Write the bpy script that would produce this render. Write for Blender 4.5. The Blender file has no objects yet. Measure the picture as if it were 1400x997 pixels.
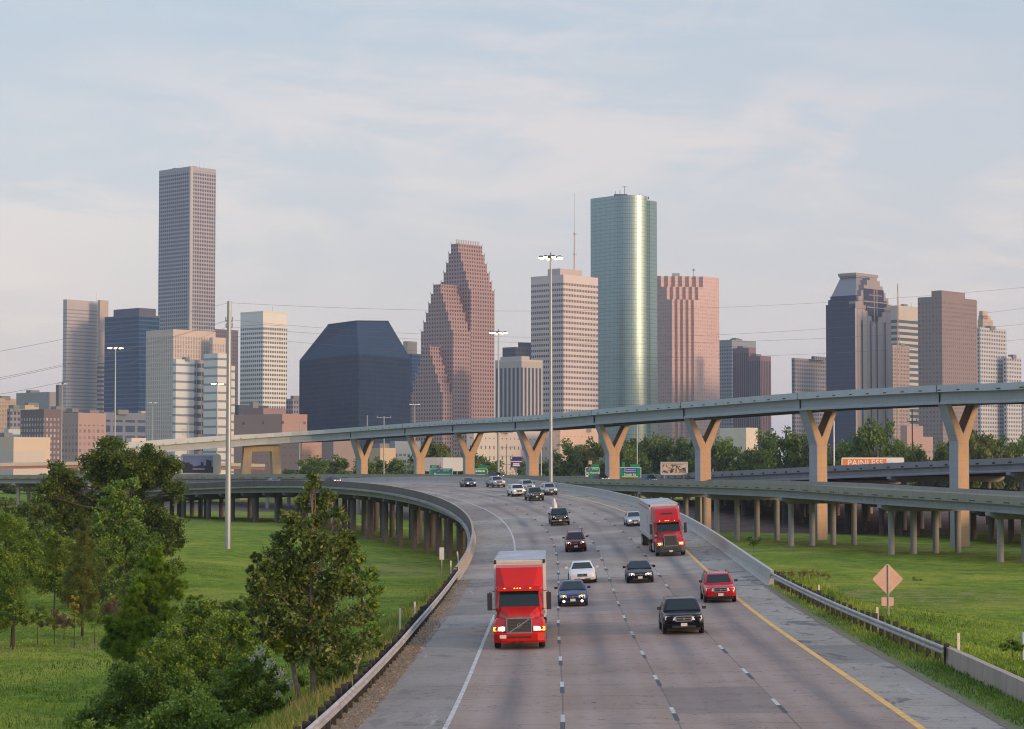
import bpy, math, random
import numpy as np
from mathutils import Vector, Matrix

# ------------------------------------------------------------------ camera, sky, sun, exposure
R = math.radians
SC = bpy.context.scene
F, CY, HY, H0 = 3000.0, 498.5, 640.0, 8.2
PITCH = math.atan((HY-CY)/F)
KD = 1.25                                   # depth unit used in the tables below
cam_d = bpy.data.cameras.new('camera'); cam = bpy.data.objects.new('camera', cam_d)
SC.collection.objects.link(cam); SC.camera = cam
cam.location = (0, 0, H0); cam.rotation_euler = (R(90)+PITCH, 0, 0)
cam_d.sensor_width = 36; cam_d.lens = 36*F/1400; cam_d.clip_start = 1; cam_d.clip_end = 20000

SUN_AZ, SUN_EL = 128.0, 10.0                 # clockwise from +Y (the view), so behind and to the right
sun_dir = Vector((math.sin(R(SUN_AZ))*math.cos(R(SUN_EL)), math.cos(R(SUN_AZ))*math.cos(R(SUN_EL)), math.sin(R(SUN_EL))))
sd = bpy.data.lights.new('sun', 'SUN'); sd.energy = 2.2; sd.angle = R(10); sd.color = (1.0, .64, .42)
so = bpy.data.objects.new('sun', sd); SC.collection.objects.link(so)
so.rotation_euler = sun_dir.to_track_quat('Z', 'Y').to_euler()

SC.view_settings.view_transform = 'Standard'; SC.view_settings.look = 'None'
SC.view_settings.gamma = 1; SC.view_settings.exposure = 0.0; SC.view_settings.use_curve_mapping = False
SC.render.engine = 'CYCLES'
SC.cycles.filter_width = 1.1; SC.cycles.max_bounces = 5; SC.cycles.diffuse_bounces = 3; SC.cycles.glossy_bounces = 3
SC.cycles.volume_bounces = 1; SC.cycles.transparent_max_bounces = 6; SC.cycles.use_denoising = True
SC.cycles.caustics_reflective = False; SC.cycles.caustics_refractive = False

class G:
    """tiny node-graph helper"""
    def __init__(s, nt): s.nt = nt
    def n(s, t, **k):
        o = s.nt.nodes.new(t)
        for a, b in k.items(): setattr(o, a, b)
        return o
    def put(s, sock, v):
        if isinstance(v, bpy.types.NodeSocket): s.nt.links.new(v, sock)
        elif isinstance(v, (tuple, list)) and sock.type == 'RGBA' and len(v) == 3: sock.default_value = (*v, 1)
        else: sock.default_value = v
    def m(s, op, a, b=0.0, c=0.0):
        o = s.n('ShaderNodeMath', operation=op); s.put(o.inputs[0], a); s.put(o.inputs[1], b)
        if op in ('MULTIPLY_ADD', 'COMPARE'): s.put(o.inputs[2], c)
        return o.outputs[0]
    def mix(s, f, a, b, bt='MIX'):
        o = s.n('ShaderNodeMix', data_type='RGBA', blend_type=bt); s.put(o.inputs[0], f); s.put(o.inputs[6], a); s.put(o.inputs[7], b)
        return o.outputs[2]
    def noise(s, vec, sc, det=4, rough=.55, dist=0):
        o = s.n('ShaderNodeTexNoise'); s.put(o.inputs['Vector'], vec); o.inputs['Scale'].default_value = sc
        o.inputs['Detail'].default_value = det; o.inputs['Roughness'].default_value = rough; o.inputs['Distortion'].default_value = dist
        return o.outputs[0]
    def rng(s, v, a, b, c=0.0, d=1.0, smooth=True):
        o = s.n('ShaderNodeMapRange', interpolation_type='SMOOTHSTEP' if smooth else 'LINEAR')
        for i, x in enumerate((v, a, b, c, d)): s.put(o.inputs[i], x)
        return o.outputs[0]
    def sep(s, v):
        o = s.n('ShaderNodeSeparateXYZ'); s.put(o.inputs[0], v); return o.outputs
    def comb(s, x, y, z=0.0):
        o = s.n('ShaderNodeCombineXYZ'); s.put(o.inputs[0], x); s.put(o.inputs[1], y); s.put(o.inputs[2], z); return o.outputs[0]
    def mapg(s, v, scale=(1, 1, 1), rot=(0, 0, 0)):
        o = s.n('ShaderNodeMapping'); s.put(o.inputs[0], v); o.inputs['Scale'].default_value = scale; o.inputs['Rotation'].default_value = rot
        return o.outputs[0]

# evening sky: physical sky plus a thin, streaky veil of cloud, brighter towards the low sun
world = bpy.data.worlds.new('World'); SC.world = world; world.use_nodes = True
nt = world.node_tree; nt.nodes.clear(); g = G(nt)
sky = g.n('ShaderNodeTexSky', sky_type='NISHITA', sun_disc=False, sun_elevation=R(SUN_EL), sun_rotation=R(SUN_AZ), air_density=1.2, dust_density=2.0)
tc = g.n('ShaderNodeTexCoord').outputs['Generated']
x_, y_, z_ = g.sep(tc)
el = g.m('ARCSINE', z_)
grad = g.n('ShaderNodeValToRGB'); g.put(grad.inputs[0], g.rng(el, -.05, .75, smooth=False))
cr = grad.color_ramp; cr.interpolation = 'EASE'
stops = [(0, (.40, .41, .50)), (.065, (.47, .45, .535)), (.14, (.535, .50, .555)), (.24, (.49, .50, .57)), (.34, (.41, .475, .57)), (.55, (.48, .62, .88)), (1, (.66, .80, 1.08))]
cr.elements[0].position = 0; cr.elements[0].color = (*stops[0][1], 1); cr.elements[1].position = 1; cr.elements[1].color = (*stops[-1][1], 1)
for p_, c_ in stops[1:-1]:
    e_ = cr.elements.new(p_); e_.color = (*c_, 1)
az = g.m('ARCTAN2', x_, y_)
cv = g.comb(g.m('MULTIPLY', az, 1.0), g.m('MULTIPLY_ADD', az, .18, g.m('MULTIPLY', el, 3.6)), 3.3)
n1 = g.noise(cv, 5.0, 7, .58, .6); n2 = g.noise(g.mapg(cv, (1, 1, 1), (0, 0, .25)), 12, 6, .62, 1.1); n3 = g.noise(cv, 1.2, 3, .5)
cen = g.m('SUBTRACT', .158, g.m('MULTIPLY', g.m('MULTIPLY', az, az), 1.1)); dd_ = g.m('DIVIDE', g.m('SUBTRACT', el, cen), .050)
band = g.m('POWER', 2.718, g.m('MULTIPLY', g.m('MULTIPLY', dd_, dd_), -1.0))
nn_ = g.m('ADD', g.m('MULTIPLY', n1, .62), g.m('MULTIPLY', n2, .38))
cl = g.m('MULTIPLY', g.rng(nn_, .42, .60), g.m('ADD', g.m('MULTIPLY', band, .80), .20))
cl = g.m('MAXIMUM', cl, g.m('MULTIPLY', g.rng(g.noise(g.mapg(cv, (1, 1.6, 1)), 11, 6, .65, 1.2), .5, .7), .08))
col = g.mix(g.m('MULTIPLY', cl, .70), grad.outputs[0], (.74, .615, .60))
col = g.mix(g.m('MULTIPLY', g.rng(n3, .42, .62), .18), col, (.38, .43, .54))
dp = g.n('ShaderNodeVectorMath', operation='DOT_PRODUCT'); g.put(dp.inputs[0], tc); dp.inputs[1].default_value = sun_dir
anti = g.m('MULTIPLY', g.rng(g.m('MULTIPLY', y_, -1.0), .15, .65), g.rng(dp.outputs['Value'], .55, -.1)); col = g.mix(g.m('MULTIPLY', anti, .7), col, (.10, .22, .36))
glow = g.m('POWER', g.m('MAXIMUM', dp.outputs['Value'], 0.0), 9.0)
col = g.mix(glow, col, (1.5, 1.02, .55), 'MIX')
b1 = g.n('ShaderNodeBackground'); g.put(b1.inputs[0], sky.outputs[0]); b1.inputs[1].default_value = .05
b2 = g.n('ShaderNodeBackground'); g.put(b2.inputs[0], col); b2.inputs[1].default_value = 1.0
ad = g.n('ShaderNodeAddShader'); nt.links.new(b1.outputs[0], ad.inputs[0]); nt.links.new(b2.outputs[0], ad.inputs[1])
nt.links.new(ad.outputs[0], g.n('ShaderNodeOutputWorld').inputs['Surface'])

# ------------------------------------------------------------------ helpers
def P(px, py, yq):
    """point seen at pixel (px, py) of the 1400x997 photograph at depth yq (times KD metres)"""
    d = Vector(((px-700)/F, math.cos(PITCH)-(CY-py)/F*math.sin(PITCH), math.sin(PITCH)+(CY-py)/F*math.cos(PITCH)))
    return d*(yq*KD/d.y)+Vector((0, 0, H0))
def proj(x, y, z):
    z = z-H0; d = y*math.cos(PITCH)+z*math.sin(PITCH); u = -y*math.sin(PITCH)+z*math.cos(PITCH)
    return 700+F*x/d, CY-F*u/d

def tag(o, label=None, cat=None, group=None, kind=None):
    if label: o['label'] = label
    if cat: o['category'] = cat
    if group: o['group'] = group
    if kind: o['kind'] = kind
    return o
def empty(name, loc=(0, 0, 0), rot=(0, 0, 0)):
    o = bpy.data.objects.new(name, None); SC.collection.objects.link(o); o.location = loc; o.rotation_euler = rot; return o
def dup(root, loc=None, rot=None, scale=None, **t):
    r = root.copy(); SC.collection.objects.link(r)
    if loc is not None: r.location = loc
    if rot is not None: r.rotation_euler = rot
    if scale is not None: r.scale = scale
    for ch in list(root.children):
        c = ch.copy(); SC.collection.objects.link(c); c.parent = r
        for gc in list(ch.children):
            d = gc.copy(); SC.collection.objects.link(d); d.parent = c
    return tag(r, **t)

class MB:
    def __init__(s): s.v = []; s.f = []; s.u = []; s.mi = []
    def face(s, pts, uv=None, m=0):
        i = len(s.v); s.v += [tuple(p) for p in pts]; s.f.append(tuple(range(i, i+len(pts))))
        s.u += uv if uv else [(0.0, 0.0)]*len(pts); s.mi.append(m); return s
    def box(s, c, d, rz=0.0, m=0, taper=1.0):
        cx, cy, cz = c; hx, hy, hz = d[0]/2, d[1]/2, d[2]/2; ca, sa = math.cos(rz), math.sin(rz)
        q = []
        for k, t in ((-1, 1.0), (1, taper)):
            for a, b in ((-1, -1), (1, -1), (1, 1), (-1, 1)):
                X, Y = a*hx*t, b*hy*t; q.append((cx+X*ca-Y*sa, cy+X*sa+Y*ca, cz+k*hz))
        for f in ((3, 2, 1, 0), (4, 5, 6, 7), (0, 1, 5, 4), (1, 2, 6, 5), (2, 3, 7, 6), (3, 0, 4, 7)):
            s.face([q[i] for i in f], [(0, 0), (1, 0), (1, 1), (0, 1)], m)
        return s
    def hexa(s, q, m=0):
        for f in ((3, 2, 1, 0), (4, 5, 6, 7), (0, 1, 5, 4), (1, 2, 6, 5), (2, 3, 7, 6), (3, 0, 4, 7)): s.face([q[i] for i in f], None, m)
        return s
    def prism(s, poly, z0, z1, ztop=None, m=0, mr=None, u0=0.0):
        """vertical prism; uv in metres along the wall and down from ztop"""
        zt = z1 if ztop is None else ztop; n = len(poly); u = u0
        for i in range(n):
            a, b = poly[i], poly[(i+1) % n]; L = math.hypot(b[0]-a[0], b[1]-a[1])
            s.face([(a[0], a[1], z0), (b[0], b[1], z0), (b[0], b[1], z1), (a[0], a[1], z1)], [(u, zt-z0), (u+L, zt-z0), (u+L, zt-z1), (u, zt-z1)], m); u += L
        s.face([(a[0], a[1], z1) for a in poly], [(0, 0)]*n, m if mr is None else mr)
        return s
    def loft(s, rings, closed=True, caps=True, m=0):
        n = len(rings[0])
        for a, b in zip(rings[:-1], rings[1:]):
            for i in range(n if closed else n-1):
                j = (i+1) % n; s.face([a[i], a[j], b[j], b[i]], None, m)
        if caps: s.face(rings[0][::-1], None, m); s.face(rings[-1], None, m)
        return s
    def tube(s, pts, r, n=8, m=0, caps=True):
        pts = [Vector(p) for p in pts]; rr = r if isinstance(r, (list, tuple)) else [r]*len(pts); rings = []
        for i, p in enumerate(pts):
            t = (pts[min(i+1, len(pts)-1)]-pts[max(i-1, 0)]).normalized()
            a = Vector((0, 0, 1)) if abs(t.z) < .9 else Vector((1, 0, 0))
            x = t.cross(a).normalized(); y = t.cross(x)
            rings.append([p+(x*math.cos(2*math.pi*k/n)+y*math.sin(2*math.pi*k/n))*rr[i] for k in range(n)])
        return s.loft(rings, True, caps, m)
    def cyl(s, c, r, h, axis='z', n=16, m=0):
        c = Vector(c); d = {'x': Vector((1, 0, 0)), 'y': Vector((0, 1, 0)), 'z': Vector((0, 0, 1))}[axis]*h/2
        return s.tube([c-d, c+d], r, n, m)
    def build(s, name, mats, parent=None, smooth=False, merge=False):
        me = bpy.data.meshes.new(name); me.from_pydata(s.v, [], s.f)
        uv = me.uv_layers.new(name='UVMap'); uv.data.foreach_set('uv', np.array(s.u, dtype=np.float32).ravel())
        if not isinstance(mats, (list, tuple)): mats = [mats]
        for k in mats: me.materials.append(k)
        me.polygons.foreach_set('material_index', s.mi)
        if merge or smooth:
            import bmesh
            bm = bmesh.new(); bm.from_mesh(me); bmesh.ops.remove_doubles(bm, verts=bm.verts, dist=1e-4)
            bmesh.ops.recalc_face_normals(bm, faces=bm.faces); bm.to_mesh(me); bm.free()
        if smooth:
            me.polygons.foreach_set('use_smooth', [True]*len(me.polygons))
            me.set_sharp_from_angle(angle=R(38))
        me.update()
        o = bpy.data.objects.new(name, me); SC.collection.objects.link(o)
        if parent: o.parent = parent
        return o

def quads_mesh(name, V, mat, parent=None, uv=None):
    """V: (n,4,3) array of quads"""
    n = len(V); me = bpy.data.meshes.new(name)
    me.vertices.add(n*4); me.vertices.foreach_set('co', V.astype(np.float32).ravel())
    me.loops.add(n*4); me.loops.foreach_set('vertex_index', np.arange(n*4, dtype=np.int32))
    me.polygons.add(n); me.polygons.foreach_set('loop_start', np.arange(n, dtype=np.int32)*4)
    try: me.polygons.foreach_set('loop_total', np.full(n, 4, dtype=np.int32))
    except Exception: pass
    u = me.uv_layers.new(name='UVMap')
    if uv is None: uv = np.random.rand(n, 2)
    u.data.foreach_set('uv', np.repeat(uv, 4, axis=0).astype(np.float32).ravel())
    me.update(calc_edges=True); me.materials.append(mat)
    o = bpy.data.objects.new(name, me); SC.collection.objects.link(o)
    if parent: o.parent = parent
    return o

# ------------------------------------------------------------------ materials
def new_mat(name):
    m = bpy.data.materials.new(name); m.use_nodes = True
    b = m.node_tree.nodes['Principled BSDF']; return m, G(m.node_tree), b
MATS = {}
def plain(name, col, rough=.6, metal=0.0, emit=None, es=0.0, coat=0.0, var=.12, vs=3.0, bump=0.0, spec=.5):
    """one base colour broken up by object-space noise"""
    if name in MATS: return MATS[name]
    m, g, b = new_mat(name)
    tc = g.n('ShaderNodeTexCoord').outputs['Object']
    if var > 0:
        n = g.noise(tc, vs, 5, .6); f = g.rng(n, .3, .7, 1-var, 1+var, False)
        v = g.n('ShaderNodeVectorMath', operation='SCALE'); v.inputs[0].default_value = col; g.put(v.inputs['Scale'], f)
        g.put(b.inputs['Base Color'], v.outputs[0])
    else: g.put(b.inputs['Base Color'], col)
    b.inputs['Roughness'].default_value = rough; b.inputs['Metallic'].default_value = metal; b.inputs['Coat Weight'].default_value = coat
    b.inputs['Specular IOR Level'].default_value = spec
    if emit: g.put(b.inputs['Emission Color'], emit); b.inputs['Emission Strength'].default_value = es
    if bump:
        bn = g.n('ShaderNodeBump'); bn.inputs['Strength'].default_value = bump; g.put(bn.inputs['Height'], g.noise(tc, vs*4, 4)); g.put(b.inputs['Normal'], bn.outputs[0])
    MATS[name] = m; return m

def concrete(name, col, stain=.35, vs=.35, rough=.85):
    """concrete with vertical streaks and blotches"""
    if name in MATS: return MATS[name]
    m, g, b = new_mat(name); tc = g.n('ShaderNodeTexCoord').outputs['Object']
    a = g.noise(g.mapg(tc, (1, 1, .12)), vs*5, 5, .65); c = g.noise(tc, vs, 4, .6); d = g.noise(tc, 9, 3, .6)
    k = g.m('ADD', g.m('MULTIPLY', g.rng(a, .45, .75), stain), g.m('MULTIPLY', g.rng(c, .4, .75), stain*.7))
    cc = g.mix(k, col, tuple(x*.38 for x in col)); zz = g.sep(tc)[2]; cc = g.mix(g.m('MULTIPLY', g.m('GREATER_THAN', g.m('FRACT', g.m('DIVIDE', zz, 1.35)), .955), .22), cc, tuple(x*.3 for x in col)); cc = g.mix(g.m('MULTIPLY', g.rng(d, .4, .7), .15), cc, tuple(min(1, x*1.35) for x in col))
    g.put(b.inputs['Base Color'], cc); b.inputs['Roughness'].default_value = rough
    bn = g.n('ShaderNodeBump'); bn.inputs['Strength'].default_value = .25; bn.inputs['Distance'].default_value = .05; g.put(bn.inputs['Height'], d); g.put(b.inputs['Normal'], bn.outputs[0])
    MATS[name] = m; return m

def facade(name, wall, glass, pu, pv, fu, fv, top=0.0, g_rough=.18, g_metal=0.0, w_rough=.7, w_metal=0.0, mull=0.0, band=None, vary=.5, ou=0.0, coat=0.0, spec=.4):
    """window grid: pu x pv metres per bay, window fills fu x fv of it, nothing in the top metres; band = every nth row darker"""
    m, g, b = new_mat(name)
    uv = g.n('ShaderNodeUVMap').outputs[0]; u, v, _ = g.sep(uv)
    cu = g.m('DIVIDE', g.m('ADD', u, ou), pu); cvv = g.m('DIVIDE', v, pv)
    a = g.m('LESS_THAN', g.m('ABSOLUTE', g.m('SUBTRACT', g.m('FRACT', cu), .5)), fu/2)
    c = g.m('LESS_THAN', g.m('ABSOLUTE', g.m('SUBTRACT', g.m('FRACT', cvv), .5)), fv/2)
    k = g.m('MULTIPLY', a, c)
    if top: k = g.m('MULTIPLY', k, g.m('GREATER_THAN', v, top))
    wn = g.n('ShaderNodeTexWhiteNoise', noise_dimensions='2D'); g.put(wn.inputs['Vector'], g.comb(g.m('FLOOR', cu), g.m('FLOOR', cvv)))
    tc = g.n('ShaderNodeTexCoord').outputs['Object']; nn = g.noise(tc, .02, 4, .6)
    gl = g.mix(g.m('MULTIPLY', wn.outputs[0], vary), glass, tuple(min(1, x*1.9+.015) for x in glass))
    wl = g.mix(g.rng(nn, .35, .7, 0, .35), wall, tuple(x*.72 for x in wall))
    if mull:
        ln = g.m('GREATER_THAN', g.m('ABSOLUTE', g.m('SUBTRACT', g.m('FRACT', g.m('MULTIPLY', cu, mull)), .5)), .40); gl = g.mix(g.m('MULTIPLY', ln, .7), gl, wall)
    g.put(b.inputs['Base Color'], g.mix(k, wl, gl))
    g.put(b.inputs['Roughness'], g.rng(k, 0, 1, w_rough, g_rough)); g.put(b.inputs['Metallic'], g.rng(k, 0, 1, w_metal, g_metal))
    b.inputs['Coat Weight'].default_value = coat; b.inputs['Specular IOR Level'].default_value = spec
    return m
# ------------------------------------------------------------------ alignment of the freeway (centre line, metres)
DS, NN = 5.0, 120
KNT = np.arange(0, NN*DS+1, 37.5)
K_ = [0.00134, 0.00049, -0.00028, 4e-05, 0.00058, 0.00113, 0.00191, 0.00195, 0.00241, 0.00297, 0.00361, 0.00415, 0.00445, 0.00453, 0.00453, 0.00451, 0.0045]
S_ = [-0.00504, -0.00701, -0.00249, 0.0125, 0.02246, 0.02839, 0.02922, 0.02726, 0.02091, 0.0086, -0.00937, -0.02604, -0.03678, -0.04282, -0.04597, -0.04766, -0.04886]
E_ = [-0.00109, 0.01326, 0.02649, 0.04019, 0.05137, 0.05691, 0.0556, 0.04881, 0.04017, 0.0314, 0.02337, 0.01717, 0.01221, 0.00749, 0.0031, -0.00105, -0.00508]
SS = np.arange(NN)*DS
kap = np.interp(SS, KNT, K_); slo = np.interp(SS, KNT, S_)
TH = -0.05602+np.concatenate([[0], np.cumsum((kap[1:]+kap[:-1])/2*DS)])
RX = 4.0264+np.concatenate([[0], np.cumsum((-np.sin(TH[1:])-np.sin(TH[:-1]))/2*DS)])
RY = 37.5+np.concatenate([[0], np.cumsum((np.cos(TH[1:])+np.cos(TH[:-1]))/2*DS)])
RZ = H0-7.8586+np.concatenate([[0], np.cumsum((slo[1:]+slo[:-1])/2*DS)])
EE = np.interp(SS, KNT, E_)
def road(s, off=0.0, h=0.0):
    if s < 0:
        x, y, z, th, e = RX[0]+math.sin(TH[0])*-s, RY[0]+s*math.cos(TH[0]), RZ[0], TH[0], EE[0]
    else: x, y, z, th, e = (float(np.interp(s, SS, a)) for a in (RX, RY, RZ, TH, EE))
    return Vector((x+off*math.cos(th), y+off*math.sin(th), z+off*e+h))
def road_dir(s):
    s = max(s, 0); return float(np.interp(s, SS, TH)), float(np.interp(s, SS, slo)), float(np.interp(s, SS, EE))
def on_road(px, py, lo=10, hi=430):
    best = (1e9, 0, 0)
    for s in np.arange(lo, hi, 1.0):
        a = proj(*road(s, -11)); b = proj(*road(s, 10.5))
        if abs(b[0]-a[0]) < 1: continue
        t = (px-a[0])/(b[0]-a[0])
        if not -.02 <= t <= 1.02: continue
        d = abs(a[1]+(b[1]-a[1])*t-py)
        if d < best[0]: best = (d, s, -11+21.5*t)
    return best[1], best[2]

LW = 3.66
S_END = 470.0
BR_L, BR_R = 126.0, 108.0                    # where the bridge barriers begin, left and right

# ------------------------------------------------------------------ ground
seg = np.array([[*road(s)[:]] for s in np.arange(-60, 113, 4)])
def emb(x, y):
    d2 = (seg[:, 0]-x)**2+(seg[:, 1]-y)**2; i = int(np.argmin(d2)); return math.sqrt(d2[i]), seg[i, 2], x > seg[i, 0]
def sstep(a, b, x):
    t = min(1, max(0, (x-a)/(b-a))); return t*t*(3-2*t)
def ground(x, y, detail=True):
    z = -4.4+2.3*sstep(-12, -45, x)*sstep(180, 260, y)
    z += 1.0*sstep(-30, -70, x)*sstep(160, 120, y)
    z += 2.0*sstep(560, 640, y)+1.2*sstep(700, 1200, y)
    if y < 300:
        d, rz, right = emb(x, y)
        if right: hgt = rz-.45-max(0, d-12.6)/7.0
        else: hgt = rz-.5-max(0, d-11.6)/(3.2-1.5*sstep(110, 152, y))
        if hgt > z: z = hgt
        else:
            k = hgt-z
            if k > -1.5: z += .12*(1.5+k)**2/2.25
    if detail and y < 600:
        z += .18*math.sin(x*.11+1.3*math.sin(y*.05))*math.sin(y*.083)+.05*math.sin(x*.7+y*.31)*math.sin(y*.53-x*.2)
    return z
xs = np.concatenate([np.array([-1700, -1300, -900, -600, -420, -320]), np.arange(-250, -90, 8), np.arange(-90, 110, 2.0), np.arange(110, 260, 8), np.array([320, 420, 600, 900, 1300, 1700])])
ys = np.concatenate([np.array([-60, -40]), np.arange(-20, 330, 2.5), np.arange(330, 600, 8), np.array([620, 680, 760, 900, 1200, 1600, 2200, 2800, 3400])])
gv = [(float(x), float(y), ground(float(x), float(y))) for y in ys for x in xs]
nx = len(xs); gf = [(j*nx+i, j*nx+i+1, (j+1)*nx+i+1, (j+1)*nx+i) for j in range(len(ys)-1) for i in range(nx-1)]
m_ground, g, b = new_mat('ground_grass')
tc = g.n('ShaderNodeTexCoord').outputs['Object']
n1 = g.noise(tc, .06, 5, .6, .6); n2 = g.noise(tc, .45, 5, .65, .4); n3 = g.noise(tc, 2.6, 5, .75); n4 = g.noise(tc, .025, 3, .5)
n5 = g.noise(g.mapg(tc, (1, .35, 1)), 7, 4, .8)
c = g.mix(g.rng(n2, .35, .68), (.095, .165, .013), (.24, .335, .026))
c = g.mix(g.m('MULTIPLY', g.rng(n1, .46, .66), .8), c, (.35, .355, .05))
c = g.mix(g.m('MULTIPLY', g.rng(n3, .48, .68), .7), c, (.050, .090, .008))
c = g.mix(g.m('MULTIPLY', g.rng(n5, .52, .7), .5), c, (.33, .41, .045))
c = g.mix(g.m('MULTIPLY', g.rng(n4, .52, .66), g.rng(n2, .47, .6)), c, (.27, .215, .11))
g.put(b.inputs['Base Color'], c); b.inputs['Roughness'].default_value = .95; b.inputs['Specular IOR Level'].default_value = .1
bn = g.n('ShaderNodeBump'); bn.inputs['Strength'].default_value = .9; bn.inputs['Distance'].default_value = .35
g.put(bn.inputs['Height'], g.m('ADD', g.m('MULTIPLY', n3, .6), g.m('MULTIPLY', n5, .5))); g.put(b.inputs['Normal'], bn.outputs[0])
me = bpy.data.meshes.new('ground'); me.from_pydata(gv, [], gf); me.polygons.foreach_set('use_smooth', [True]*len(gf)); me.materials.append(m_ground)
go = bpy.data.objects.new('ground', me); SC.collection.objects.link(go); tag(go, kind='structure')

# ------------------------------------------------------------------ road sheets
def strip(mb, o0, o1, s0, s1, h=0.0, ds=5.0, m=0):
    """o0, o1: offsets (number or function of s)"""
    f0 = o0 if callable(o0) else (lambda s: o0); f1 = o1 if callable(o1) else (lambda s: o1)
    n = max(1, int(round((s1-s0)/ds))); q = [s0+(s1-s0)*i/n for i in range(n+1)]
    for a, c in zip(q[:-1], q[1:]):
        mb.face([road(a, f0(a), h), road(a, f1(a), h), road(c, f1(c), h), road(c, f0(c), h)], [(f0(a), a), (f1(a), a), (f1(c), c), (f0(c), c)], m)
    return mb
def road_mat(name, near, deck, wear, lanes=True, cracks=.5):
    m, g, b = new_mat(name)
    uv = g.n('ShaderNodeUVMap').outputs[0]; u, v, _ = g.sep(uv)
    isdeck = g.rng(v, 121.5, 122.5)
    base = g.mix(isdeck, near, deck)
    big = g.noise(uv, .09, 4, .6); med = g.noise(g.mapg(uv, (1, .25, 1)), .7, 5, .65); fine = g.noise(uv, 6, 4, .7)
    c = g.mix(g.rng(big, .35, .7, 0, .45), base, tuple(x*.62 for x in near))
    c = g.mix(g.rng(med, .45, .75, 0, .35), c, tuple(x*.5 for x in near))
    c = g.mix(g.rng(fine, .4, .75, 0, .22), c, (.42, .40, .38))
    if lanes:
        lc = g.m('ABSOLUTE', g.m('SUBTRACT', g.m('FRACT', g.m('DIVIDE', u, LW)), .5))       # 0 in the middle of a lane, .5 on its line
        lwn = g.noise(g.mapg(uv, (.6, .035, 1)), 1.0, 4, .6)
        k = g.m('MULTIPLY', g.rng(lc, .20, .02), g.rng(lwn, .3, .65))
        c = g.mix(g.m('MULTIPLY', k, wear), c, (.095, .088, .092))
        tw = g.rng(g.m('ABSOLUTE', g.m('SUBTRACT', lc, .26)), .10, .02); c = g.mix(g.m('MULTIPLY', tw, .16), c, (.36, .33, .30))
        jl = g.m('GREATER_THAN', lc, .491); c = g.mix(g.m('MULTIPLY', jl, .6), c, (.06, .055, .05))
    jt = g.m('GREATER_THAN', g.m('ABSOLUTE', g.m('SUBTRACT', g.m('FRACT', g.m('DIVIDE', v, 4.6)), .5)), .4905)
    c = g.mix(g.m('MULTIPLY', jt, g.rng(isdeck, 0, 1, .60, .18)), c, (.05, .05, .05))
    slab = g.n('ShaderNodeTexWhiteNoise', noise_dimensions='2D'); g.put(slab.inputs['Vector'], g.comb(g.m('FLOOR', g.m('DIVIDE', u, LW)), g.m('FLOOR', g.m('DIVIDE', v, 18.4))))
    c = g.mix(g.m('MULTIPLY', slab.outputs[0], .34), c, tuple(x*.6 for x in near))
    if cracks:
        st = g.noise(g.mapg(uv, (.9, .35, 1)), .55, 6, .7, 1.2)
        c = g.mix(g.m('MULTIPLY', g.rng(st, .555, .60), cracks), c, (.075, .07, .072)); cr2 = g.noise(g.mapg(uv, (1, .7, 2)), 1.6, 5, .6, .8); c = g.mix(g.m('MULTIPLY', g.m('LESS_THAN', g.m('ABSOLUTE', g.m('SUBTRACT', cr2, .47)), .006), .5), c, (.06, .055, .05))
        wt = g.noise(g.mapg(uv, (1.2, .2, 5)), .9, 5, .7, .5); c = g.mix(g.m('MULTIPLY', g.rng(wt, .60, .70), .35), c, (.5, .49, .47))
    # old repairs: darker rectangular patches and long tar seams
    pw = g.n('ShaderNodeTexWhiteNoise', noise_dimensions='2D'); g.put(pw.inputs['Vector'], g.comb(g.m('FLOOR', g.m('DIVIDE', u, LW)), g.m('FLOOR', g.m('DIVIDE', g.m('ADD', v, 1.7), 9.2))))
    c = g.mix(g.m('MULTIPLY', g.m('GREATER_THAN', pw.outputs[0], .84), .42), c, (.10, .09, .085))
    seam = g.noise(g.mapg(uv, (.5, .9, 1)), .8, 3, .5, .2); c = g.mix(g.m('MULTIPLY', g.m('LESS_THAN', g.m('ABSOLUTE', g.m('SUBTRACT', seam, .5)), .0045), .7), c, (.05, .045, .045))
    g.put(b.inputs['Base Color'], c); g.put(b.inputs['Roughness'], g.rng(big, .3, .7, .62, .85)); b.inputs['Specular IOR Level'].default_value = .35
    bn = g.n('ShaderNodeBump'); bn.inputs['Strength'].default_value = .15; bn.inputs['Distance'].default_value = .02; g.put(bn.inputs['Height'], fine); g.put(b.inputs['Normal'], bn.outputs[0])
    return m
edgeL = lambda s: -10.15-.85*min(1, max(0, (s-60)/66.0))
tag(strip(MB(), -2*LW-.1, 2*LW+.1, -60, S_END).build('road', road_mat('lane_concrete', (.295, .208, .158), (.335, .282, .222), .75, True, 0), None), kind='structure')
tag(strip(strip(MB(), lambda s: edgeL(s), -2*LW-.1, -60, 126), -11.05, -2*LW-.1, 126, S_END).build('left_shoulder', road_mat('shoulder_grey', (.265, .225, .185), (.34, .285, .22), .2, False, .45), None), kind='structure')
tag(strip(MB(), 2*LW+.1, lambda s: 9.95 if s < 106 else 10.15, -60, S_END).build('right_shoulder', road_mat('shoulder_pale', (.345, .295, .235), (.35, .298, .232), .2, False, .8), None), kind='structure')

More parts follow.
